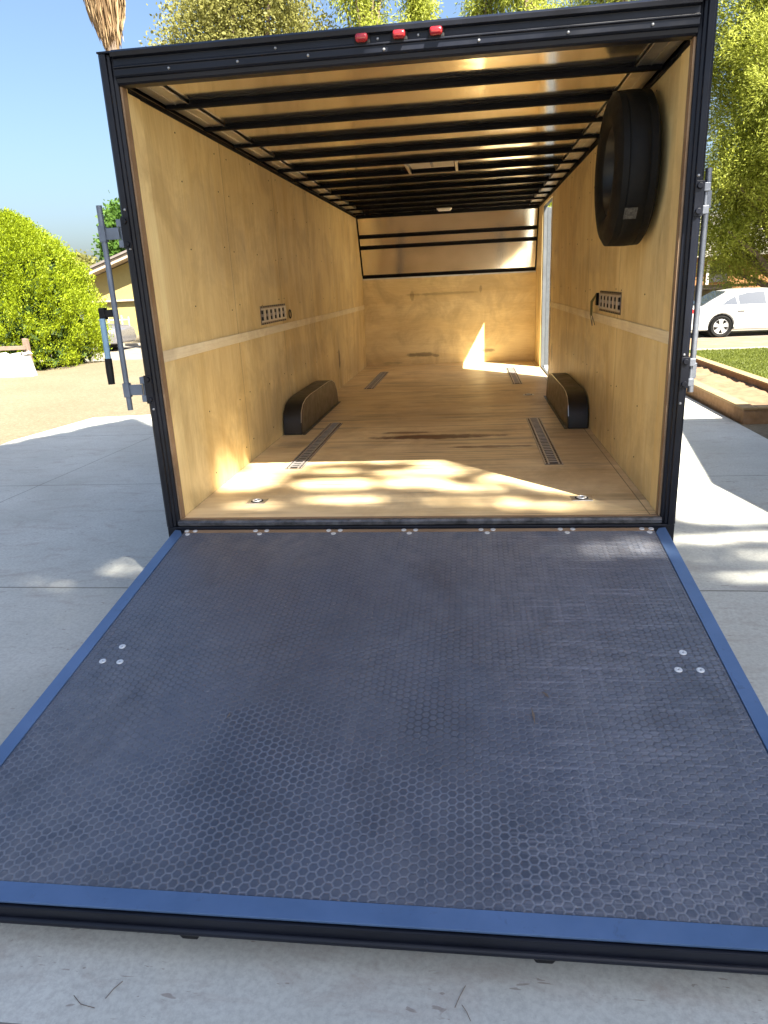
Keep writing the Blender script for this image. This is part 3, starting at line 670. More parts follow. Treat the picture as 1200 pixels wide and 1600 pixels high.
def sedan_extra(c, h, yy):
    def panel(pts, name, mat, th=.012, inset=0):     # across the width
        (x0, z0, w0), (x1, z1, w1) = pts; d = Vector((x1-x0, 0, z1-z0)).normalized(); nrm = Vector((-d.z, 0, d.x))*th
        vs = [(x0, -w0, z0), (x0, w0, z0), (x1, w1, z1), (x1, -w1, z1)]; vs2 = [tuple(Vector(v)+nrm) for v in vs]
        MB().add(vs+vs2, [(0, 1, 2, 3), (7, 6, 5, 4), (0, 4, 5, 1), (1, 5, 6, 2), (2, 6, 7, 3), (3, 7, 4, 0)]).build(name, mat, c)
    panel([(.5, .985, h*.78), (1.22, 1.375, h*.66)], 'rear_windscreen', Mglass)
    panel([(2.95, 1.36, h*.64), (3.72, .985, h*.78)], 'windscreen', Mglass)
    for s_ in (-1, 1):
        y0, y1 = sorted((s_*(h+.006), s_*(h-.25)))
        MB().prism([(-.03, .78), (.05, .9), (.42, .88), (.36, .8), (.1, .74)], 1, y0, y1).build('taillight', Mred, c, bevel=.01)
        MB().prism([(4.5, .62), (4.76, .6), (4.7, .72), (4.4, .76)], 1, y0, y1).build('headlight', Malloy, c, bevel=.01)
        for x in (1.55, 2.5):
            yh_ = sorted((s_*(h+.03), s_*(h+.005))); MB().box(x, x+.2, yh_[0], yh_[1], .79, .82).build('door_handle', Mchrome, c, bevel=.005)
        ys = sorted((s_*(h+.003), s_*(h-.01)))
        MB().box(2.38, 2.388, ys[0], ys[1], .28, .92).build('door_seam', M['darkhole'], c); MB().box(3.35, 3.358, ys[0], ys[1], .28, .92).build('door_seam', M['darkhole'], c)
        ys = sorted((s_*(h+.012), s_*(h-.01))); MB().prism([(1.45, .31), (3.55, .31), (3.55, .36), (1.45, .39)], 1, ys[0], ys[1]).build('rocker_trim', Mwhite, c, bevel=.005)
low = [(.1, .22), (4.7, .24), (4.82, .42), (4.78, .66), (4.5, .8), (3.75, .94), (3.2, .955), (.55, .975), (.08, .93), (-.02, .82), (0, .5), (.02, .3)]
top = [(.45, .93), (.8, 1.14), (1.25, 1.37), (1.7, 1.43), (2.3, 1.44), (2.85, 1.39), (3.75, .93)]
wins = [[(1.05, .98), (1.2, 1.1), (1.48, 1.24), (1.54, .98)], [(1.58, .98), (1.55, 1.26), (1.85, 1.33), (2.34, 1.35), (2.38, .98)], [(2.46, .98), (2.42, 1.35), (2.8, 1.32), (3.4, .98)]]
car('white_car', (7.02, 21.5, -.915), 'white sedan parked on the street at the right edge', 1.8, low, top, .93, .72, [(1.08, .335), (3.85, .335)], .335, Mwhite, wins, sedan_extra)
def suv_extra(c, h, yy):
    for s_ in (-1, 1):
        y0, y1 = sorted((s_*(h+.006), s_*(h-.25)))
        MB().prism([(4.2, .72), (4.5, .7), (4.45, .86), (4.1, .88)], 1, y0, y1).build('headlight', Malloy, c, bevel=.01)
        yh_ = sorted((s_*(h+.03), s_*(h+.005)))
        for x in (1.6, 2.7): MB().box(x, x+.2, yh_[0], yh_[1], .95, .98).build('door_handle', Mchrome, c, bevel=.005)
        ys = sorted((s_*(h+.003), s_*(h-.01))); MB().box(2.55, 2.558, ys[0], ys[1], .35, 1.0).build('door_seam', M['darkhole'], c)
low2 = [(.05, .3), (4.55, .3), (4.6, .5), (4.55, .85), (4.3, .96), (3.6, 1.05), (3.2, 1.06), (.1, 1.06), (0, .9), (-.02, .5)]
top2 = [(.05, 1.0), (.25, 1.5), (.6, 1.66), (1.6, 1.7), (2.5, 1.66), (3.55, 1.0)]
wins2 = [[(.4, 1.1), (.5, 1.5), (1.2, 1.58), (1.25, 1.1)], [(1.32, 1.1), (1.32, 1.59), (2.2, 1.57), (2.25, 1.1)], [(2.32, 1.1), (2.3, 1.56), (2.5, 1.52), (3.1, 1.1)]]
car('grey_car', (-18.35, 25.2, -.915), 'grey car parked across the street behind the lime bush', 1.8, low2, top2, 1.0, .74, [(.85, .35), (3.6, .35)], .35, Mgrey, wins2, suv_extra)

# ================================================================ TRAILER
T = thing('enclosed_trailer', (0, 3.6, GZ), 'open enclosed cargo trailer with plywood interior and its ramp door lowered', 'trailer')
NS = .40     # slope of the nose panel (back towards the rear per metre up)
NX = lambda z: 7.242-(z-1.275)*NS
# floor, walls
MB().box(-1.23, 1.23, 0.005, 7.242, -.02, 0).build('floor', M['floor'], T)
MB().box(-1.295, 1.295, 0.03, 7.30, -.14, -.024).build('floor_frame', M['black'], T)
wl_o = [(.06, 0.001), (7.24, 0.001), (7.24, 1.275), (NX(2.055)-.002, 2.055), (.06, 2.055)]
def wall_screws(m, x, n):
    m.m = 1
    for y in (.12, .62, 1.22, 1.42, 1.95, 2.44, 2.64, 3.2, 3.7, 4.3, 4.9):
        for z in (.12, .45, 1.05, 1.4, 1.75, 1.98):
            a, b = sorted((x, x+n*.0022)); zz = z+random.uniform(-.03, .03); yy_ = y+random.uniform(-.02, .02)
            m.prism([(yy_+.0045*math.cos(k), zz+.0045*math.sin(k)) for k in (0, 1.05, 2.1, 3.14, 4.2, 5.2)], 0, a, b)
    m.m = 0
m = MB().prism(wl_o, 0, -1.245, -1.23); wall_screws(m, -1.23, 1); m.build('wall_panel', [M['wall'], M['darkhole']], T, 'left plywood wall')
m = MB()    # right wall with the side door opening y 5.3..6.42, z .02..2.0
m.prism([(.06, .001), (5.3, .001), (5.3, 2.055), (.06, 2.055)], 0, 1.23, 1.245)
m.prism([(5.3, 2.0), (6.42, 2.0), (6.42, 2.055), (5.3, 2.055)], 0, 1.23, 1.245)
m.prism([(6.42, .001), (7.24, .001), (7.24, 1.275), (NX(2.055)-.002, 2.055), (6.42, 2.055)], 0, 1.23, 1.245); wall_screws(m, 1.23, -1)
m.build('wall_panel', [M['wall'], M['darkhole']], T, 'right plywood wall with the side door opening')
MB().box(-1.23, 1.23, 7.242, 7.257, 0, 1.262).build('front_wall', M['frontwall'], T)
for s in (-1, 1):
    a, b = sorted((s*1.23, s*1.2255)); MB().box(a, b, .062, .2, .003, 2.05).build('edge_strip', M['wallstrip'], T)
    a, b = sorted((s*1.2295, s*1.221)); y1 = 7.235 if s < 0 else 5.24
    MB().box(a, b, .062, y1, .82, .877).build('batten', M['band'], T, bevel=.002)
    a, b = sorted((s*1.2295, s*1.2235)); MB().box(a, b, .075, 6.9, 2.028, 2.05).build('top_rail', M['bow'], T)
    a, b = sorted((s*1.245, s*1.262)); 
# outer skin (body sides, front, roof)
yo = 7.30
for s in (-1, 1):
    m = MB(); a, b = sorted((s*1.262, s*1.288))
    if s < 0: m.prism([(.06, -.1), (2.1, -.1), (2.2, .1), (3.9, .1), (4.0, -.1), (yo, -.1), (yo, 1.3), (6.98, 2.13), (.06, 2.13)], 0, a, b)
    else:
        m.prism([(.06, -.1), (2.1, -.1), (2.2, .1), (3.9, .1), (4.0, -.1), (5.3, -.1), (5.3, 2.13), (.06, 2.13)], 0, a, b)
        m.prism([(5.3, 2.0), (6.42, 2.0), (6.42, 2.13), (5.3, 2.13)], 0, a, b)
        m.prism([(6.42, -.1), (yo, -.1), (yo, 1.3), (6.98, 2.13), (6.42, 2.13)], 0, a, b)
        m.prism([(5.3, -.1), (6.42, -.1), (6.42, -.005), (5.3, -.005)], 0, a, b)
    m.build('body_side', M['black'], T, 'left outer side' if s < 0 else 'right outer side')
m = MB(); m.prism([(yo-.02, -.1), (yo, -.1), (yo, 1.3), (6.98, 2.13), (6.95, 2.13), (yo-.02, 1.29)], 0, -1.262, 1.262); m.build('body_front', M['black'], T)
MB().box(-1.29, 1.29, .05, 6.99, 2.132, 2.15).build('roof', M['black'], T)
m = MB().box(-1.229, 1.229, .062, 6.95, 2.08, 2.087); m.build('ceiling_skin', M['roofskin'], T)
for s in (-1, 1):
    a, b = sorted((s*1.225, s*1.1)); m = MB().box(a, b, .064, 6.93, 2.0705, 2.0735); a, b = sorted((s*1.1, s*1.104)); m.box(a, b, .064, 6.93, 2.064, 2.0735); a, b = sorted((s*1.165, s*1.17)); m.box(a, b, .064, 6.93, 2.066, 2.07); m.build('ceiling_flashing', M['alu'], T)
bow = MB().box(-1.222, 1.222, -.0175, .0175, 2.048, 2.0695).box(-1.095, 1.095, -.0175, .0175, 2.0696, 2.0795).build('roof_bow', M['bow'], T, bevel=.004)
bow.location = (0, .515-3.6, -GZ)
bow_me_shift = True
# bows were built with T's offset removed, so place them by hand
for v in bow.data.vertices: v.co.y += 3.6; v.co.z += GZ
for k in range(12):
    y = .52+.556*k
    if k == 0: bow.location = (0, y-3.6, -GZ); continue
    if y > 6.85: continue
    copy_tree(bow, T, (0, y-3.6, -GZ))
# slanted nose panel with bars
m = MB(); m.prism([(NX(1.275), 1.275), (NX(2.1), 2.1), (NX(2.1)+.008, 2.1), (NX(1.275)+.008, 1.275)], 0, -1.228, 1.228); m.build('nose_skin', M['roofskin'], T)
def bar(z0, z1, d=.03): MB().prism([(NX(z0)-.003, z0), (NX(z0)-d, z0), (NX(z1)-d, z1), (NX(z1)-.003, z1)], 0, -1.225, 1.225).build('nose_bar', M['bow'], T, bevel=.003)
bar(1.24, 1.278, .02); bar(1.625, 1.66); bar(1.765, 1.8); bar(2.02, 2.06)
MB().box(-1.228, 1.228, 7.232, 7.241, 1.222, 1.237).build('nose_trim', M['alu'], T)
for s in (-1, 1):
    a, b = sorted((s*1.229, s*1.215)); MB().prism([(NX(1.28)-.004, 1.28), (NX(1.28)-.03, 1.28), (NX(2.02)-.03, 2.02), (NX(2.02)-.004, 2.02)], 0, a, b).build('nose_side_trim', M['bow'], T)
# rear frame
J = []
for s in (-1, 1):
    m = MB()
    prof = [(1.232, .06), (1.232, .002), (1.246, -.004), (1.248, -.012), (1.26, -.016), (1.262, -.028), (1.284, -.032), (1.296, -.022), (1.296, .06)]
    m.prism([(s*x, y) for x, y in prof], 2, -.03, 2.16); m.build('door_jamb', M['black'], T, 'left rear jamb' if s < 0 else 'right rear jamb', bevel=.002)
    a, b = sorted((s*1.2315, s*1.2225)); MB().box(a, b, .012, .0615, .0, 2.04).build('jamb_lining', M['woodsill'], T)
m = MB(); m.prism([(.06, 2.042), (.004, 2.042), (-.006, 2.05), (-.008, 2.066), (-.018, 2.068), (-.024, 2.074), (-.024, 2.098), (-.032, 2.102), (-.032, 2.108), (-.02, 2.112), (-.02, 2.138), (-.045, 2.142), (-.048, 2.16), (-.03, 2.172), (.06, 2.172)], 0, -1.231, 1.231)
m.build('header', M['black'], T, bevel=.0015)
m = MB(); m.prism([(.06, 2.161), (-.035, 2.161), (-.035, 2.168), (-.02, 2.172), (.06, 2.172)], 0, -1.296, -1.232); m.build('corner_cap', M['black'], T); m = MB(); m.prism([(.06, 2.161), (-.035, 2.161), (-.035, 2.168), (-.02, 2.172), (.06, 2.172)], 0, 1.232, 1.296); m.build('corner_cap', M['black'], T)
# header screws
scw = MB().lathe([(.0008, -.005), (.0035, -.0045), (.006, -.002), (.0065, 0)], 1, (0, 0, 0), 10, closed=False)
def place(o, x, y, z, rot=None):
    o.location = (x-OFF['enclosed_trailer'][0], y-OFF['enclosed_trailer'][1], z-OFF['enclosed_trailer'][2])
    if rot: o.rotation_euler = rot
def zero(mb, name, mats, parent, **kw):
    """build a part in its own coordinates (origin at its centre) under a trailer part"""
    sv = OFF.get(parent.name); OFF[parent.name] = (0, 0, 0); o = mb.build(name, mats, parent, **kw); OFF[parent.name] = sv; OFF[o.name] = (0, 0, 0); return o
sw0 = zero(scw, 'screw', M['rivet'], T, smooth=True)
hs = [(-.98, 2.086), (-.67, 2.087), (-.36, 2.086), (-.035, 2.083), (.36, 2.085), (.72, 2.085), (1.05, 2.086)]
for i, (x, z) in enumerate(hs): place(sw0 if i == 0 else copy_tree(sw0, T), x, -.0245, z)
for (x, z) in ((-.06, 2.125), (.11, 2.125), (-.5, 2.125), (-.85, 2.15)): place(copy_tree(sw0, T), x, -.0205, z)
for s, z in ((-1, 1.53), (-1, 1.36), (-1, .60), (1, 1.52), (1, 1.37), (1, .78), (1, .56)): place(copy_tree(sw0, T), s*1.272, -.031, z)
# marker lights
ml = zero(MB().box(-.034, .034, -.012, 0, -.02, .02), 'marker_light', M['blackmatte'], T, bevel=.004)
lens = zero(MB().prism([(-.012, -.016), (-.012, .017), (-.04, .014), (-.042, -.01), (-.03, -.016)], 0, -.026, .026), 'lens', NT('red_lens').set((.3, .012, .016), rough=.2, coat=.5).m, ml, bevel=.009, smooth=True)
for i, x in enumerate((-.125, .032, .185)): place(ml if i == 0 else copy_tree(ml, T), x, -.0205, 2.127)
# rear sill
m = MB(); m.prism([(.004, -.024), (-.016, -.03), (-.026, -.022), (-.028, -.006), (-.018, .003), (.004, .003)], 0, -1.231, 1.231)
m.build('rear_sill', simple('scuffed_sill', (.1, .1, .105), .4, metal=.5, sc_=25, var=.6), T, smooth=True)
MB().box(-1.22, 1.22, .0045, .03, .0005, .0045).build('floor_edge_board', M['woodsill'], T, bevel=.001)
MB().box(-1.296, 1.296, -.02, .055, -.14, -.032).build('bumper_beam', M['black'], T, bevel=.004)
# wheel boxes
prof = [(2.2, .0005), (2.205, .1), (2.235, .18), (2.31, .235), (2.43, .262), (2.6, .272), (3.45, .272), (3.62, .262), (3.76, .22), (3.86, .13), (3.9, .0005)]
for s in (-1, 1):
    a, b = sorted((s*1.2205, s*1.068)); m = MB().prism(prof, 0, a, b)
    wb = m.build('wheel_box', M['darkmetal'], T, bevel=.006, smooth=True)
    a, b = sorted((s*1.066, s*1.04)); m = MB().box(a, b, 2.2, 3.9, .0006, .003); m.m = 1
    for k in range(7): m.lathe([(.0008, .0055), (.005, .005), (.006, .0031)], 2, (s*1.053, 2.3+.25*k, 0), 8, closed=False)
    m.build('flange', [M['darkmetal'], M['rivet']], wb)
    m = MB(); a, b = sorted((s*1.068, s*1.0655))
    inn = [(2.215+(y-2.2)*.985, z*.97) for y, z in prof]
    m.prism([(2.23+(y-2.2)*.965, max(z*.965, .001)) for y, z in prof], 0, a, b); m.build('side_plate', simple('bronze_side_plate', (.06, .042, .03), .35, metal=.3), wb)
    m = MB(); m.tube([(s*1.0685, y, max(z, .004)) for y, z in prof[1:]], .0028, 6); m.build('edge_trim', M['alu'], wb)
# tie-down tracks in the floor
m = MB(); L, Wd = 1.6, .058
m.box(-Wd, Wd, 0, L, 0, .003)
m.m = 1
for s in (-1, 1):
    a, b = sorted((s*.028, s*.036)); m.box(a, b, 0, L, .0031, .009)
    a, b = sorted((s*.05, s*.057)); m.box(a, b, 0, L, .0031, .007)
k = 0; m2y = []
for i in range(int(L/.05)): m2y.append(i*.05+.02)
m.m = 2
for y in m2y: m.box(-.026, .026, y, y+.026, .0031, .0045)
m.m = 1
for y in m2y: m.box(-.027, .027, y+.028, y+.043, .0031, .0072)
m.m = 2
for y in m2y:
    for s in (-1, 1):
        a, b = sorted((s*.038, s*.048)); m.box(a, b, y, y+.012, .0031, .0048)
tr = zero(m, 'floor_track', [M['track'], M['tracklight'], M['darkhole']], T)
for i, (x, y) in enumerate(((-.868, 1.065), (.838, 1.07), (-.868, 4.79), (.838, 4.83))): place(tr if i == 0 else copy_tree(tr, T), x, y, .0005)
# wall tracks
def wtrack(s, y0, y1, mats, lab):
    z0, z1 = .9, 1.035; x = s*1.2295
    def bx(m, d0, d1, ya, yb, za, zb): a, b = sorted((x-s*d0, x-s*d1)); m.box(a, b, ya, yb, za, zb)
    m = MB(); bx(m, 0, .004, y0, y1, z0, z1); m.m = 1
    bx(m, .0045, .011, y0, y1, z0+.018, z0+.028); bx(m, .0045, .011, y0, y1, z1-.028, z1-.018)
    n = 6; d = (y1-y0)/n
    for i in range(n): bx(m, .0045, .012, y0+d*i+d*.42, y0+d*i+d*.9, z0+.029, z1-.029)
    m.m = 2
    for i in range(n):
        for zc in (z0+.045, z1-.045): bx(m, .0045, .0125, y0+d*i+d*.1, y0+d*i+d*.3, zc-.012, zc+.012)
    for i in range(n*2):
        for zc in (z0+.006, z1-.006): bx(m, .0045, .006, y0+d*i*.5+d*.1, y0+d*i*.5+d*.35, zc-.004, zc+.004)
    return m.build('wall_track', mats, T, lab)
lt = wtrack(-1, 1.88, 2.62, [M['track'], M['tracklight'], M['darkhole']], 'steel tie-down track on the left wall')
rtk = wtrack(1, 1.22, 1.96, [M['track'], M['tracklight'], M['darkhole']], 'steel tie-down track on the right wall')
MB().lathe([(.034+.0045*math.cos(a), .0045*math.sin(a)) for a in np.linspace(0, 2*math.pi, 8, endpoint=False)], 0, (-1.214, 2.72, .945), 24).build('ring', M['bow'], T, smooth=True)
# recessed floor rings
m = MB(); m.lathe([(.001, .004), (.03, .004), (.052, .004), (.058, .0005)], 2, (0, 0, 0), 4, closed=False)
dr = zero(MB().box(-.055, .055, -.045, .045, 0, .004), 'floor_ring_plate', M['alu'], T, bevel=.003)
zero(MB().lathe([(.001, .0045), (.026, .0045), (.034, .0065), (.036, .0045)], 2, (0, 0, 0), 20, closed=False), 'recess', M['darkhole'], dr)
zero(MB().lathe([(.022+.005*math.cos(a), .008+.004*math.sin(a)) for a in np.linspace(0, 2*math.pi, 8, endpoint=False)], 2, (0, 0, 0), 20), 'ring', M['screw'], dr, smooth=True)
for i, (x, y) in enumerate(((-.9, .325), (.9, .32), (.9, 4.0))): place(dr if i == 0 else copy_tree(dr, T), x, y, .0005)
# roof vent and dome light
m = MB().box(-.2, -.18, 2.80, 3.29, 2.046, 2.079).box(.2, .22, 2.80, 3.29, 2.046, 2.079); rv = m.build('roof_vent', M['alu'], T)
MB().box(-.17, .19, 2.86, 3.2, 2.07, 2.079).build('vent_lid', M['whiteplastic'], rv, bevel=.003)
MB().box(0, .02, 2.9, 3.1, 2.06, 2.069).build('crank', M['zinc'], rv)
MB().prism([(-.11, 2.047), (-.085, 2.02), (.065, 2.02), (.09, 2.047)], 1, 6.42, 6.56).build('dome_light', M['whiteplastic'], T, bevel=.008)
# side door, swung open, and its frame
m = MB(); m.box(1.2465, 1.2615, 5.302, 6.418, 1.99, 1.999); m.box(1.2465, 1.2615, 5.302, 6.418, .001, .012); m.box(1.2455, 1.289, 5.301, 5.312, .012, 1.99); m.box(1.2455, 1.289, 6.405, 6.419, .012, 1.99)
m.build('side_door_frame', simple('grey_door_frame', (.12, .13, .14), .5, metal=.4), T)
sd = MB().box(1.292, 2.36, 6.425, 6.462, .02, 1.98).build('side_door', simple('grey_door_skin', (.085, .095, .105), .5, metal=.2, sc_=30, bump=.3), T, bevel=.004)
MB().box(2.33, 2.345, 6.41, 6.424, .02, 1.98).build('door_seal', M['blackmatte'], sd)
MB().box(2.1, 2.28, 6.39, 6.424, .9, 1.02).build('latch', M['zinc'], sd, bevel=.006)
m = MB()
zz = .01
while zz < 1.95:
    h_ = random.uniform(.04, .16); d_ = random.uniform(.001, .006); m.box(1.226-d_, 1.2296, 5.262-d_*2, 5.3, zz, min(zz+h_, 1.98)); zz += h_+.0005
m.build('sunlit_edge_strip', M['whiteplastic'], T)  # ragged strip coloured white for the sunlit edge of the door opening
# lock bars hung on the jambs
def lockbar(s, xo, yo_, handle):
    x = s*xo; st = M['greysteel'] if s < 0 else M['dullzinc']
    m = MB().tube([(x, yo_, .60), (x, yo_, 1.555)], .0135, 12)
    lb = m.build('lock_bar', st, T, 'left lock bar with handle' if s < 0 else 'right lock bar folded along the side', smooth=True)
    for z in (.70, 1.43):
        m = MB(); a, b = sorted((x+s*.016, x-s*.016)); m.box(a, b, yo_-.016, yo_+.016, z-.035, z+.035)
        a, b = sorted((x-s*.012, s*1.315)); m.box(a, b, yo_-.006, yo_+.006, z-.026, z+.026)
        a, b = sorted((s*1.300, s*1.325))
        m.box(a, b, -.03, .006, z+.028, z+.062); m.box(a, b, -.03, .006, z-.062, z-.028)
        m.tube([(s*1.312, -.012, z-.062), (s*1.312, -.012, z+.062)], .0085, 10)
        m.build('bracket', st, lb, bevel=.002)
        m = MB(); a, b = sorted((s*1.262, s*1.299)); m.box(a, b, -.036, -.033, z-.07, z+.07); m.lathe([(.001, -.01), (.012, -.01), (.014, 0)], 1, (s*1.28, -.036, z-.05), 10, closed=False); m.lathe([(.001, -.01), (.012, -.01), (.014, 0)], 1, (s*1.28, -.036, z+.05), 10, closed=False)
        m.build('hinge_plate', M['black'], lb, bevel=.002)
    if handle:
        m = MB().box(x-.07, x-.012, yo_-.012, yo_+.012, 1.055, 1.09).box(x-.078, x-.048, yo_-.018, yo_+.018, 1.045, 1.1); m.build('handle_clevis', M['blackmatte'], lb, bevel=.003)
        m = MB().tube([(x-.062, yo_-.02, 1.05), (x-.062, yo_-.025, .86)], .0145, 10); m.build('handle', M['blueplastic'], lb, smooth=True)
        m = MB().tube([(x-.062, yo_-.0252, .86), (x-.063, yo_-.027, .80), (x-.062, yo_-.03, .735)], [.0175, .0185, .0165], 12); m.build('handle_grip', M['blackmatte'], lb, smooth=True)
lockbar(-1, 1.395, -.03, True); lockbar(1, 1.335, .05, False)
# axles and wheels under the body
for y in (2.62, 3.5):
    for s in (-1, 1):
        x = s*1.178; m = MB(); m.lathe([(.2, -.095), (.32, -.095), (.345, -.07), (.35, 0), (.345, .07), (.32, .095), (.2, .095)], 0, (x, y, -.12), 36)
        tw = m.build('wheel', M['rubber'], T, smooth=True)
        MB().lathe([(.001, -.03*s), (.1, -.03*s), (.19, .06*s), (.205, .09*s), (.205, -.09*s), (.001, -.06*s)], 0, (x, y, -.12), 30, closed=False).build('rim', M['zinc'], tw, smooth=True)
    MB().tube([(-1.05, y, -.12+.0), (1.05, y, -.12)], .03, 10).build('axle', M['black'], T)
for x in (-.85, .85): MB().box(x-.03, x+.03, .06, 7.2, -.24, -.141).build('chassis_rail', M['black'], T)
MB().prism([(-.9, 7.28), (-.8, 7.28), (.04, 8.6), (-.04, 8.6)], 2, -.24, -.141).prism([(.9, 7.28), (.8, 7.28), (-.04, 8.602), (.04, 8.602)], 2, -.25, -.15).box(-.05, .05, 8.5, 8.75, -.235, -.16).build('drawbar', M['black'], T, bevel=.004)
MB().box(-.03, .03, 8.4, 8.46, -.62+.14, .05).box(-.08, .08, 8.35, 8.51, -.468, -.462).build('jack', M['zinc'], T)

# ---- ramp door (a part of the trailer): built in its own plane, then laid down
A = .1371; Rm = Matrix.Rotation(A, 3, 'X')     # local +Y runs up to the hinge
rd = bpy.data.objects.new('ramp_door', bpy.data.meshes.new('ramp_door')); 
WR, LR = 1.25, 2.108
def ramp_part(mb, name, mat, parent, **kw):
    sv = OFF.get(parent.name); OFF[parent.name] = (0, 0, 0); o = mb.build(name, mat, parent, **kw); OFF[parent.name] = sv; OFF[o.name] = (0, 0, 0); return o
m = MB().box(-WR+.004, WR-.004, -LR+.004, -.002, -.048, -.0085)
rd = ramp_part(m, 'ramp_door', M['black'], T, bevel=.003)
rd.location = (0, -.03-3.6, -.043-GZ); rd.rotation_euler = (A, 0, 0)
# mat laid in between the trims
ramp_part(MB().box(-WR+.0585, WR-.0585, -LR+.0585, -.032, -.0084, -.0035), 'rubber_mat', M['mat'], rd)
tw_ = .056
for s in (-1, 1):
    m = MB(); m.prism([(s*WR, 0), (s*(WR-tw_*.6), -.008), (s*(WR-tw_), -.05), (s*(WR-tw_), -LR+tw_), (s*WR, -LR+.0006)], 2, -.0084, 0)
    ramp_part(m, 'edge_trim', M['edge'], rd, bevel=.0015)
    m = MB(); a, b = sorted((s*(WR+.001), s*(WR-.005))); m.box(a, b, -LR, -.002, -.047, -.009); ramp_part(m, 'side_seal', M['blackmatte'], rd)
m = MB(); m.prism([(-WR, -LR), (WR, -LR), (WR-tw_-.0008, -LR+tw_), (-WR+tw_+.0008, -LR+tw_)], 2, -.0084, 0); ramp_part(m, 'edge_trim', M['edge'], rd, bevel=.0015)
m = MB(); m.box(-WR, WR, -LR-.008, -LR+.003, -.05, -.012); ramp_part(m, 'end_cap', M['black'], rd, bevel=.003)
m = MB(); m.tube([(-WR, -LR-.01, -.057), (WR, -LR-.01, -.057)], .0105, 12); m.box(-WR, WR, -LR-.006, -LR+.06, -.062, -.049); ramp_part(m, 'end_tube', M['black'], rd, smooth=True)
for x in (-.42, .47):
    ramp_part(MB().prism([(x-.03, -.0625), (x+.05, -.0625), (x+.03, -.1), (x-.01, -.1)], 1, -LR-.004, -LR+.05), 'foot', M['blackmatte'], rd, bevel=.003)
# hinge strip
ramp_part(MB().box(-WR+.06, WR-.06, -.0315, -.001, -.0084, -.002), 'hinge_strip', M['woodsill'], rd)
ramp_part(MB().tube([(-WR, .006, -.012), (WR, .006, -.012)], .006, 8), 'hinge_rod', M['blackmatte'], rd)
wsh = ramp_part(MB().lathe([(.0035, .001), (.006, .0022), (.0135, .0012), (.0145, -.001), (.0035, -.001)], 2, (0, 0, 0), 16), 'washer', M['screw'], rd, smooth=True)
pts = []
for k in range(7):
    x = -1.165+.3885*k; pts += [(x-.03, -.013, 1.1), (x+.03, -.013, 1.1), (x, -.045, 1.1)]
pts += [(-1.077, -1.017, 1.15), (-1.114, -1.112, 1.15), (-1.042, -1.114, 1.15), (1.074, -1.0, 1.2), (1.033, -1.1, 1.2), (1.108, -1.1, 1.2)]
for i, (x, y, s_) in enumerate(pts):
    o = wsh if i == 0 else copy_tree(wsh, rd); z = -.001 if y > -.03 else -.0025
    if abs(x) > 1.19: x = math.copysign(1.18, x)
    o.location = (x, y, z); o.scale = (s_*.82, s_*.82, 1)

# ---------------------------------------------------------------- loose things
def spare():
    cx, cy, cz, r = 1.105, .665, 1.64, .362
    t_ = thing('spare_tyre', (1.22, cy, cz-r), 'black spare tyre mounted high on the right plywood wall', 'tyre')
    m = MB(); hw = .1
    prof = [(.205, hw*.75), (.23, hw*.98), (.28, hw*1.06), (.33, hw*.95), (.35, hw*.82)]
    tread = []
    for o_ in (.078, .05, .046, .04, .016, .012, -.012, -.016, -.04, -.046, -.05, -.078):
        g = .357 if abs(o_) in (.046,) else .361
        tread.append((g-abs(o_)*.05, o_))
    prof += tread+[(.35, -hw*.82), (.33, -hw*.95), (.28, -hw*1.06), (.23, -hw*.98), (.205, -hw*.75)]
    m.lathe(prof, 0, (cx, cy, cz), 72); m.build('tyre_casing', M['rubber'], t_, smooth=True)
    m = MB(); m.lathe([(.207, .072), (.213, -.072), (.2, -.076), (.185, -.05), (.17, .0), (.1, .02), (.001, .02), (.001, .03), (.11, .03), (.185, .01), (.195, .07)], 0, (cx, cy, cz), 40, closed=False)
    rm = m.build('rim', simple('dark_steel_rim', (.012, .012, .012), .4, metal=.3), t_, smooth=True)
    MB().tube([(cx+.02, cy, cz), (cx-.05, cy, cz)], .03, 14).build('hub', M['greysteel'], rm)
    for k in range(6):
        a = k*math.pi/3; MB().tube([(cx+.022, cy+.07*math.cos(a), cz+.07*math.sin(a)), (cx-.012, cy+.07*math.cos(a), cz+.07*math.sin(a))], .01, 6).build('lug_nut', M['zinc'], rm)
    # small pale sticker on the tread
    a = R(-142); u = Vector((0, math.cos(a), math.sin(a))); v = Vector((0, -u.z, u.y)); c = Vector((cx-.02, cy, cz))+u*.3615
    q = [c+Vector((-.03, 0, 0))-v*.03, c+Vector((.03, 0, 0))-v*.03, c+Vector((.03, 0, 0))+v*.03, c+Vector((-.03, 0, 0))+v*.03]
    q2 = [p+u*.0015 for p in q]; MB().add(q+q2, [(0, 1, 2, 3), (4, 5, 6, 7), (0, 1, 5, 4), (1, 2, 6, 5), (2, 3, 7, 6), (3, 0, 4, 7)]).build('sticker', M['tread_label'], t_)
    MB().box(1.2055, 1.2285, cy-.09, cy+.09, cz-.05, cz+.05).tube([(1.2, cy, cz), (1.08, cy, cz)], .014, 8).build('mount_bracket', M['bow'], t_)
spare()
st = thing('tie_strap', (1.2, 2.05, .83), 'short olive tie strap with a wire hook hanging from the right wall track', 'strap')
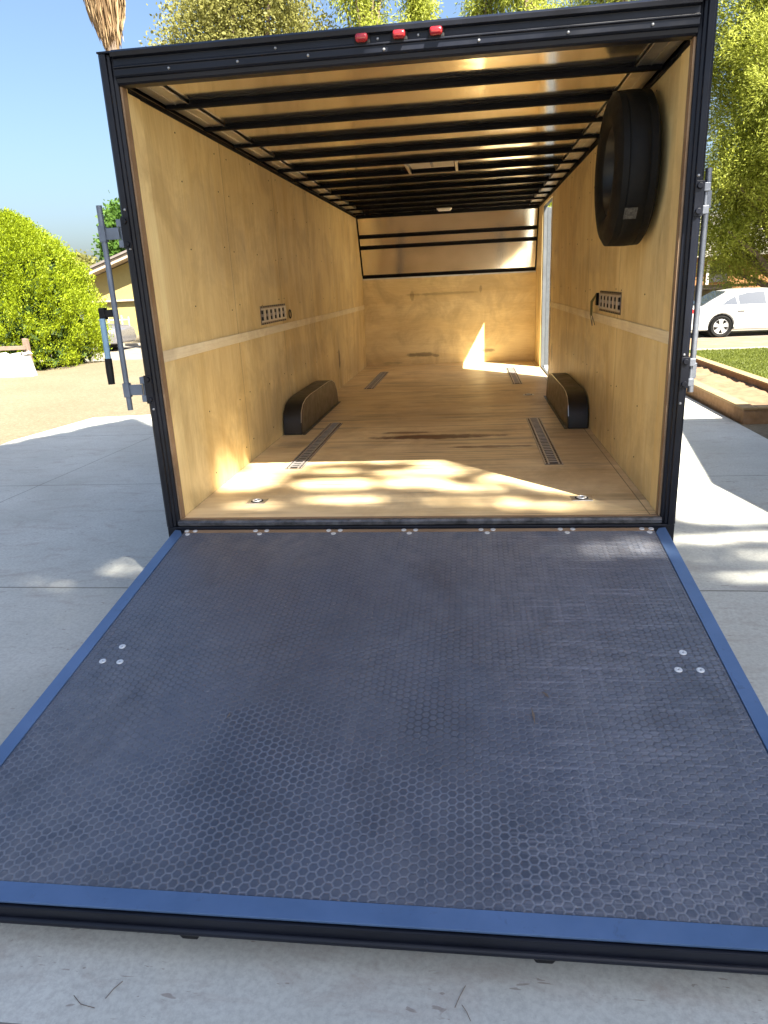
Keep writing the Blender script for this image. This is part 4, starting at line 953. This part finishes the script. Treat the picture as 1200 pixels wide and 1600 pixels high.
m = MB(); m.add([(1.215, 1.99, 1.02), (1.215, 2.035, 1.02), (1.19, 2.12, .96), (1.19, 2.03, .955), (1.19, 2.12, .865), (1.19, 2.03, .86), (1.212, 1.99, 1.018), (1.212, 2.035, 1.018), (1.187, 2.12, .96), (1.187, 2.03, .955), (1.187, 2.12, .865), (1.187, 2.03, .86)],
    [(0, 1, 2, 3), (3, 2, 4, 5), (6, 9, 8, 7), (9, 11, 10, 8), (0, 3, 9, 6), (3, 5, 11, 9), (5, 4, 10, 11), (1, 7, 8, 2), (2, 8, 10, 4), (0, 6, 7, 1)]); m.build('webbing', M['olive'], st)
MB().box(1.206, 1.222, 1.965, 2.02, .935, 1.02).build('end_fitting', M['bow'], st, bevel=.003)
MB().tube([(1.19, 2.03, .862), (1.2, 2.085, .79), (1.19, 2.12, .862)], .0025, 6).tube([(1.19, 2.03, .862), (1.2, 1.97, .80)], .0025, 6).build('wire_hook', M['track'], st)
# debris: twigs on the concrete in front of the ramp
tg = []
def twig(pts_, r, label):
    m = MB(); m.tube([(x, y, GZ+.004) for x, y in pts_], r, 5); o = m.build('twig', M['bark']); tag(o, label, 'twig', 'small twigs on the driveway')
twig([(-0.572, -2.252), (-0.564, -2.227), (-0.551, -2.206)], .0009, 'straight thin twig, right one of the pair on the concrete left of centre')
twig([(-0.654, -2.251), (-0.625, -2.271), (-0.587, -2.277)], .0009, 'bent thin twig, left one of the pair on the concrete left of centre')
twig([(0.267, -2.207), (0.277, -2.181), (0.291, -2.151)], .0009, 'thin twig on the concrete slanting towards the ramp, right of centre')
twig([(0.283, -2.199), (0.295, -2.217), (0.303, -2.236)], .0008, 'thin twig on the concrete pointing away from the ramp, right of centre')
for q, (x0_, y0_, x1_, y1_, lb_) in enumerate(((.548, -1.255, .57, -1.29, 'small dry leaf scrap on the ramp mat, upper one of two right of centre'), (.506, -1.335, .512, -1.42, 'longer dry leaf scrap on the ramp mat, lower one of two right of centre'), (-.515, -1.40, -.519, -1.43, 'small dry leaf scrap on the left half of the ramp mat'))):
    zz_ = lambda y: -.043+(y+.03)*math.tan(A)+.0005
    m = MB(); m.add([(x0_, y0_, zz_(y0_)), ((x0_+x1_)/2+.006, (y0_+y1_)/2, zz_((y0_+y1_)/2)+.003), (x1_, y1_, zz_(y1_)), ((x0_+x1_)/2-.002, (y0_+y1_)/2, zz_((y0_+y1_)/2)),
        (x0_, y0_, zz_(y0_)+.001), ((x0_+x1_)/2+.006, (y0_+y1_)/2, zz_((y0_+y1_)/2)+.004), (x1_, y1_, zz_(y1_)+.001), ((x0_+x1_)/2-.002, (y0_+y1_)/2, zz_((y0_+y1_)/2)+.001)],
        [(0, 1, 2, 3), (4, 5, 6, 7), (0, 1, 5, 4), (1, 2, 6, 5), (2, 3, 7, 6), (3, 0, 4, 7)])
    o = m.build('leaf_scrap', M['bark']); tag(o, lb_, 'leaf', 'dry leaf scraps on the ramp')
o = MB().tube([(2.42, .36, GZ+.01), (2.33, .38, GZ+.012), (2.24, .42, GZ+.01)], [.008, .012, .006], 6).build('twig', M['bark']); tag(o, 'short dark twig on the sunlit concrete right of the ramp', 'twig', 'small twigs on the driveway')
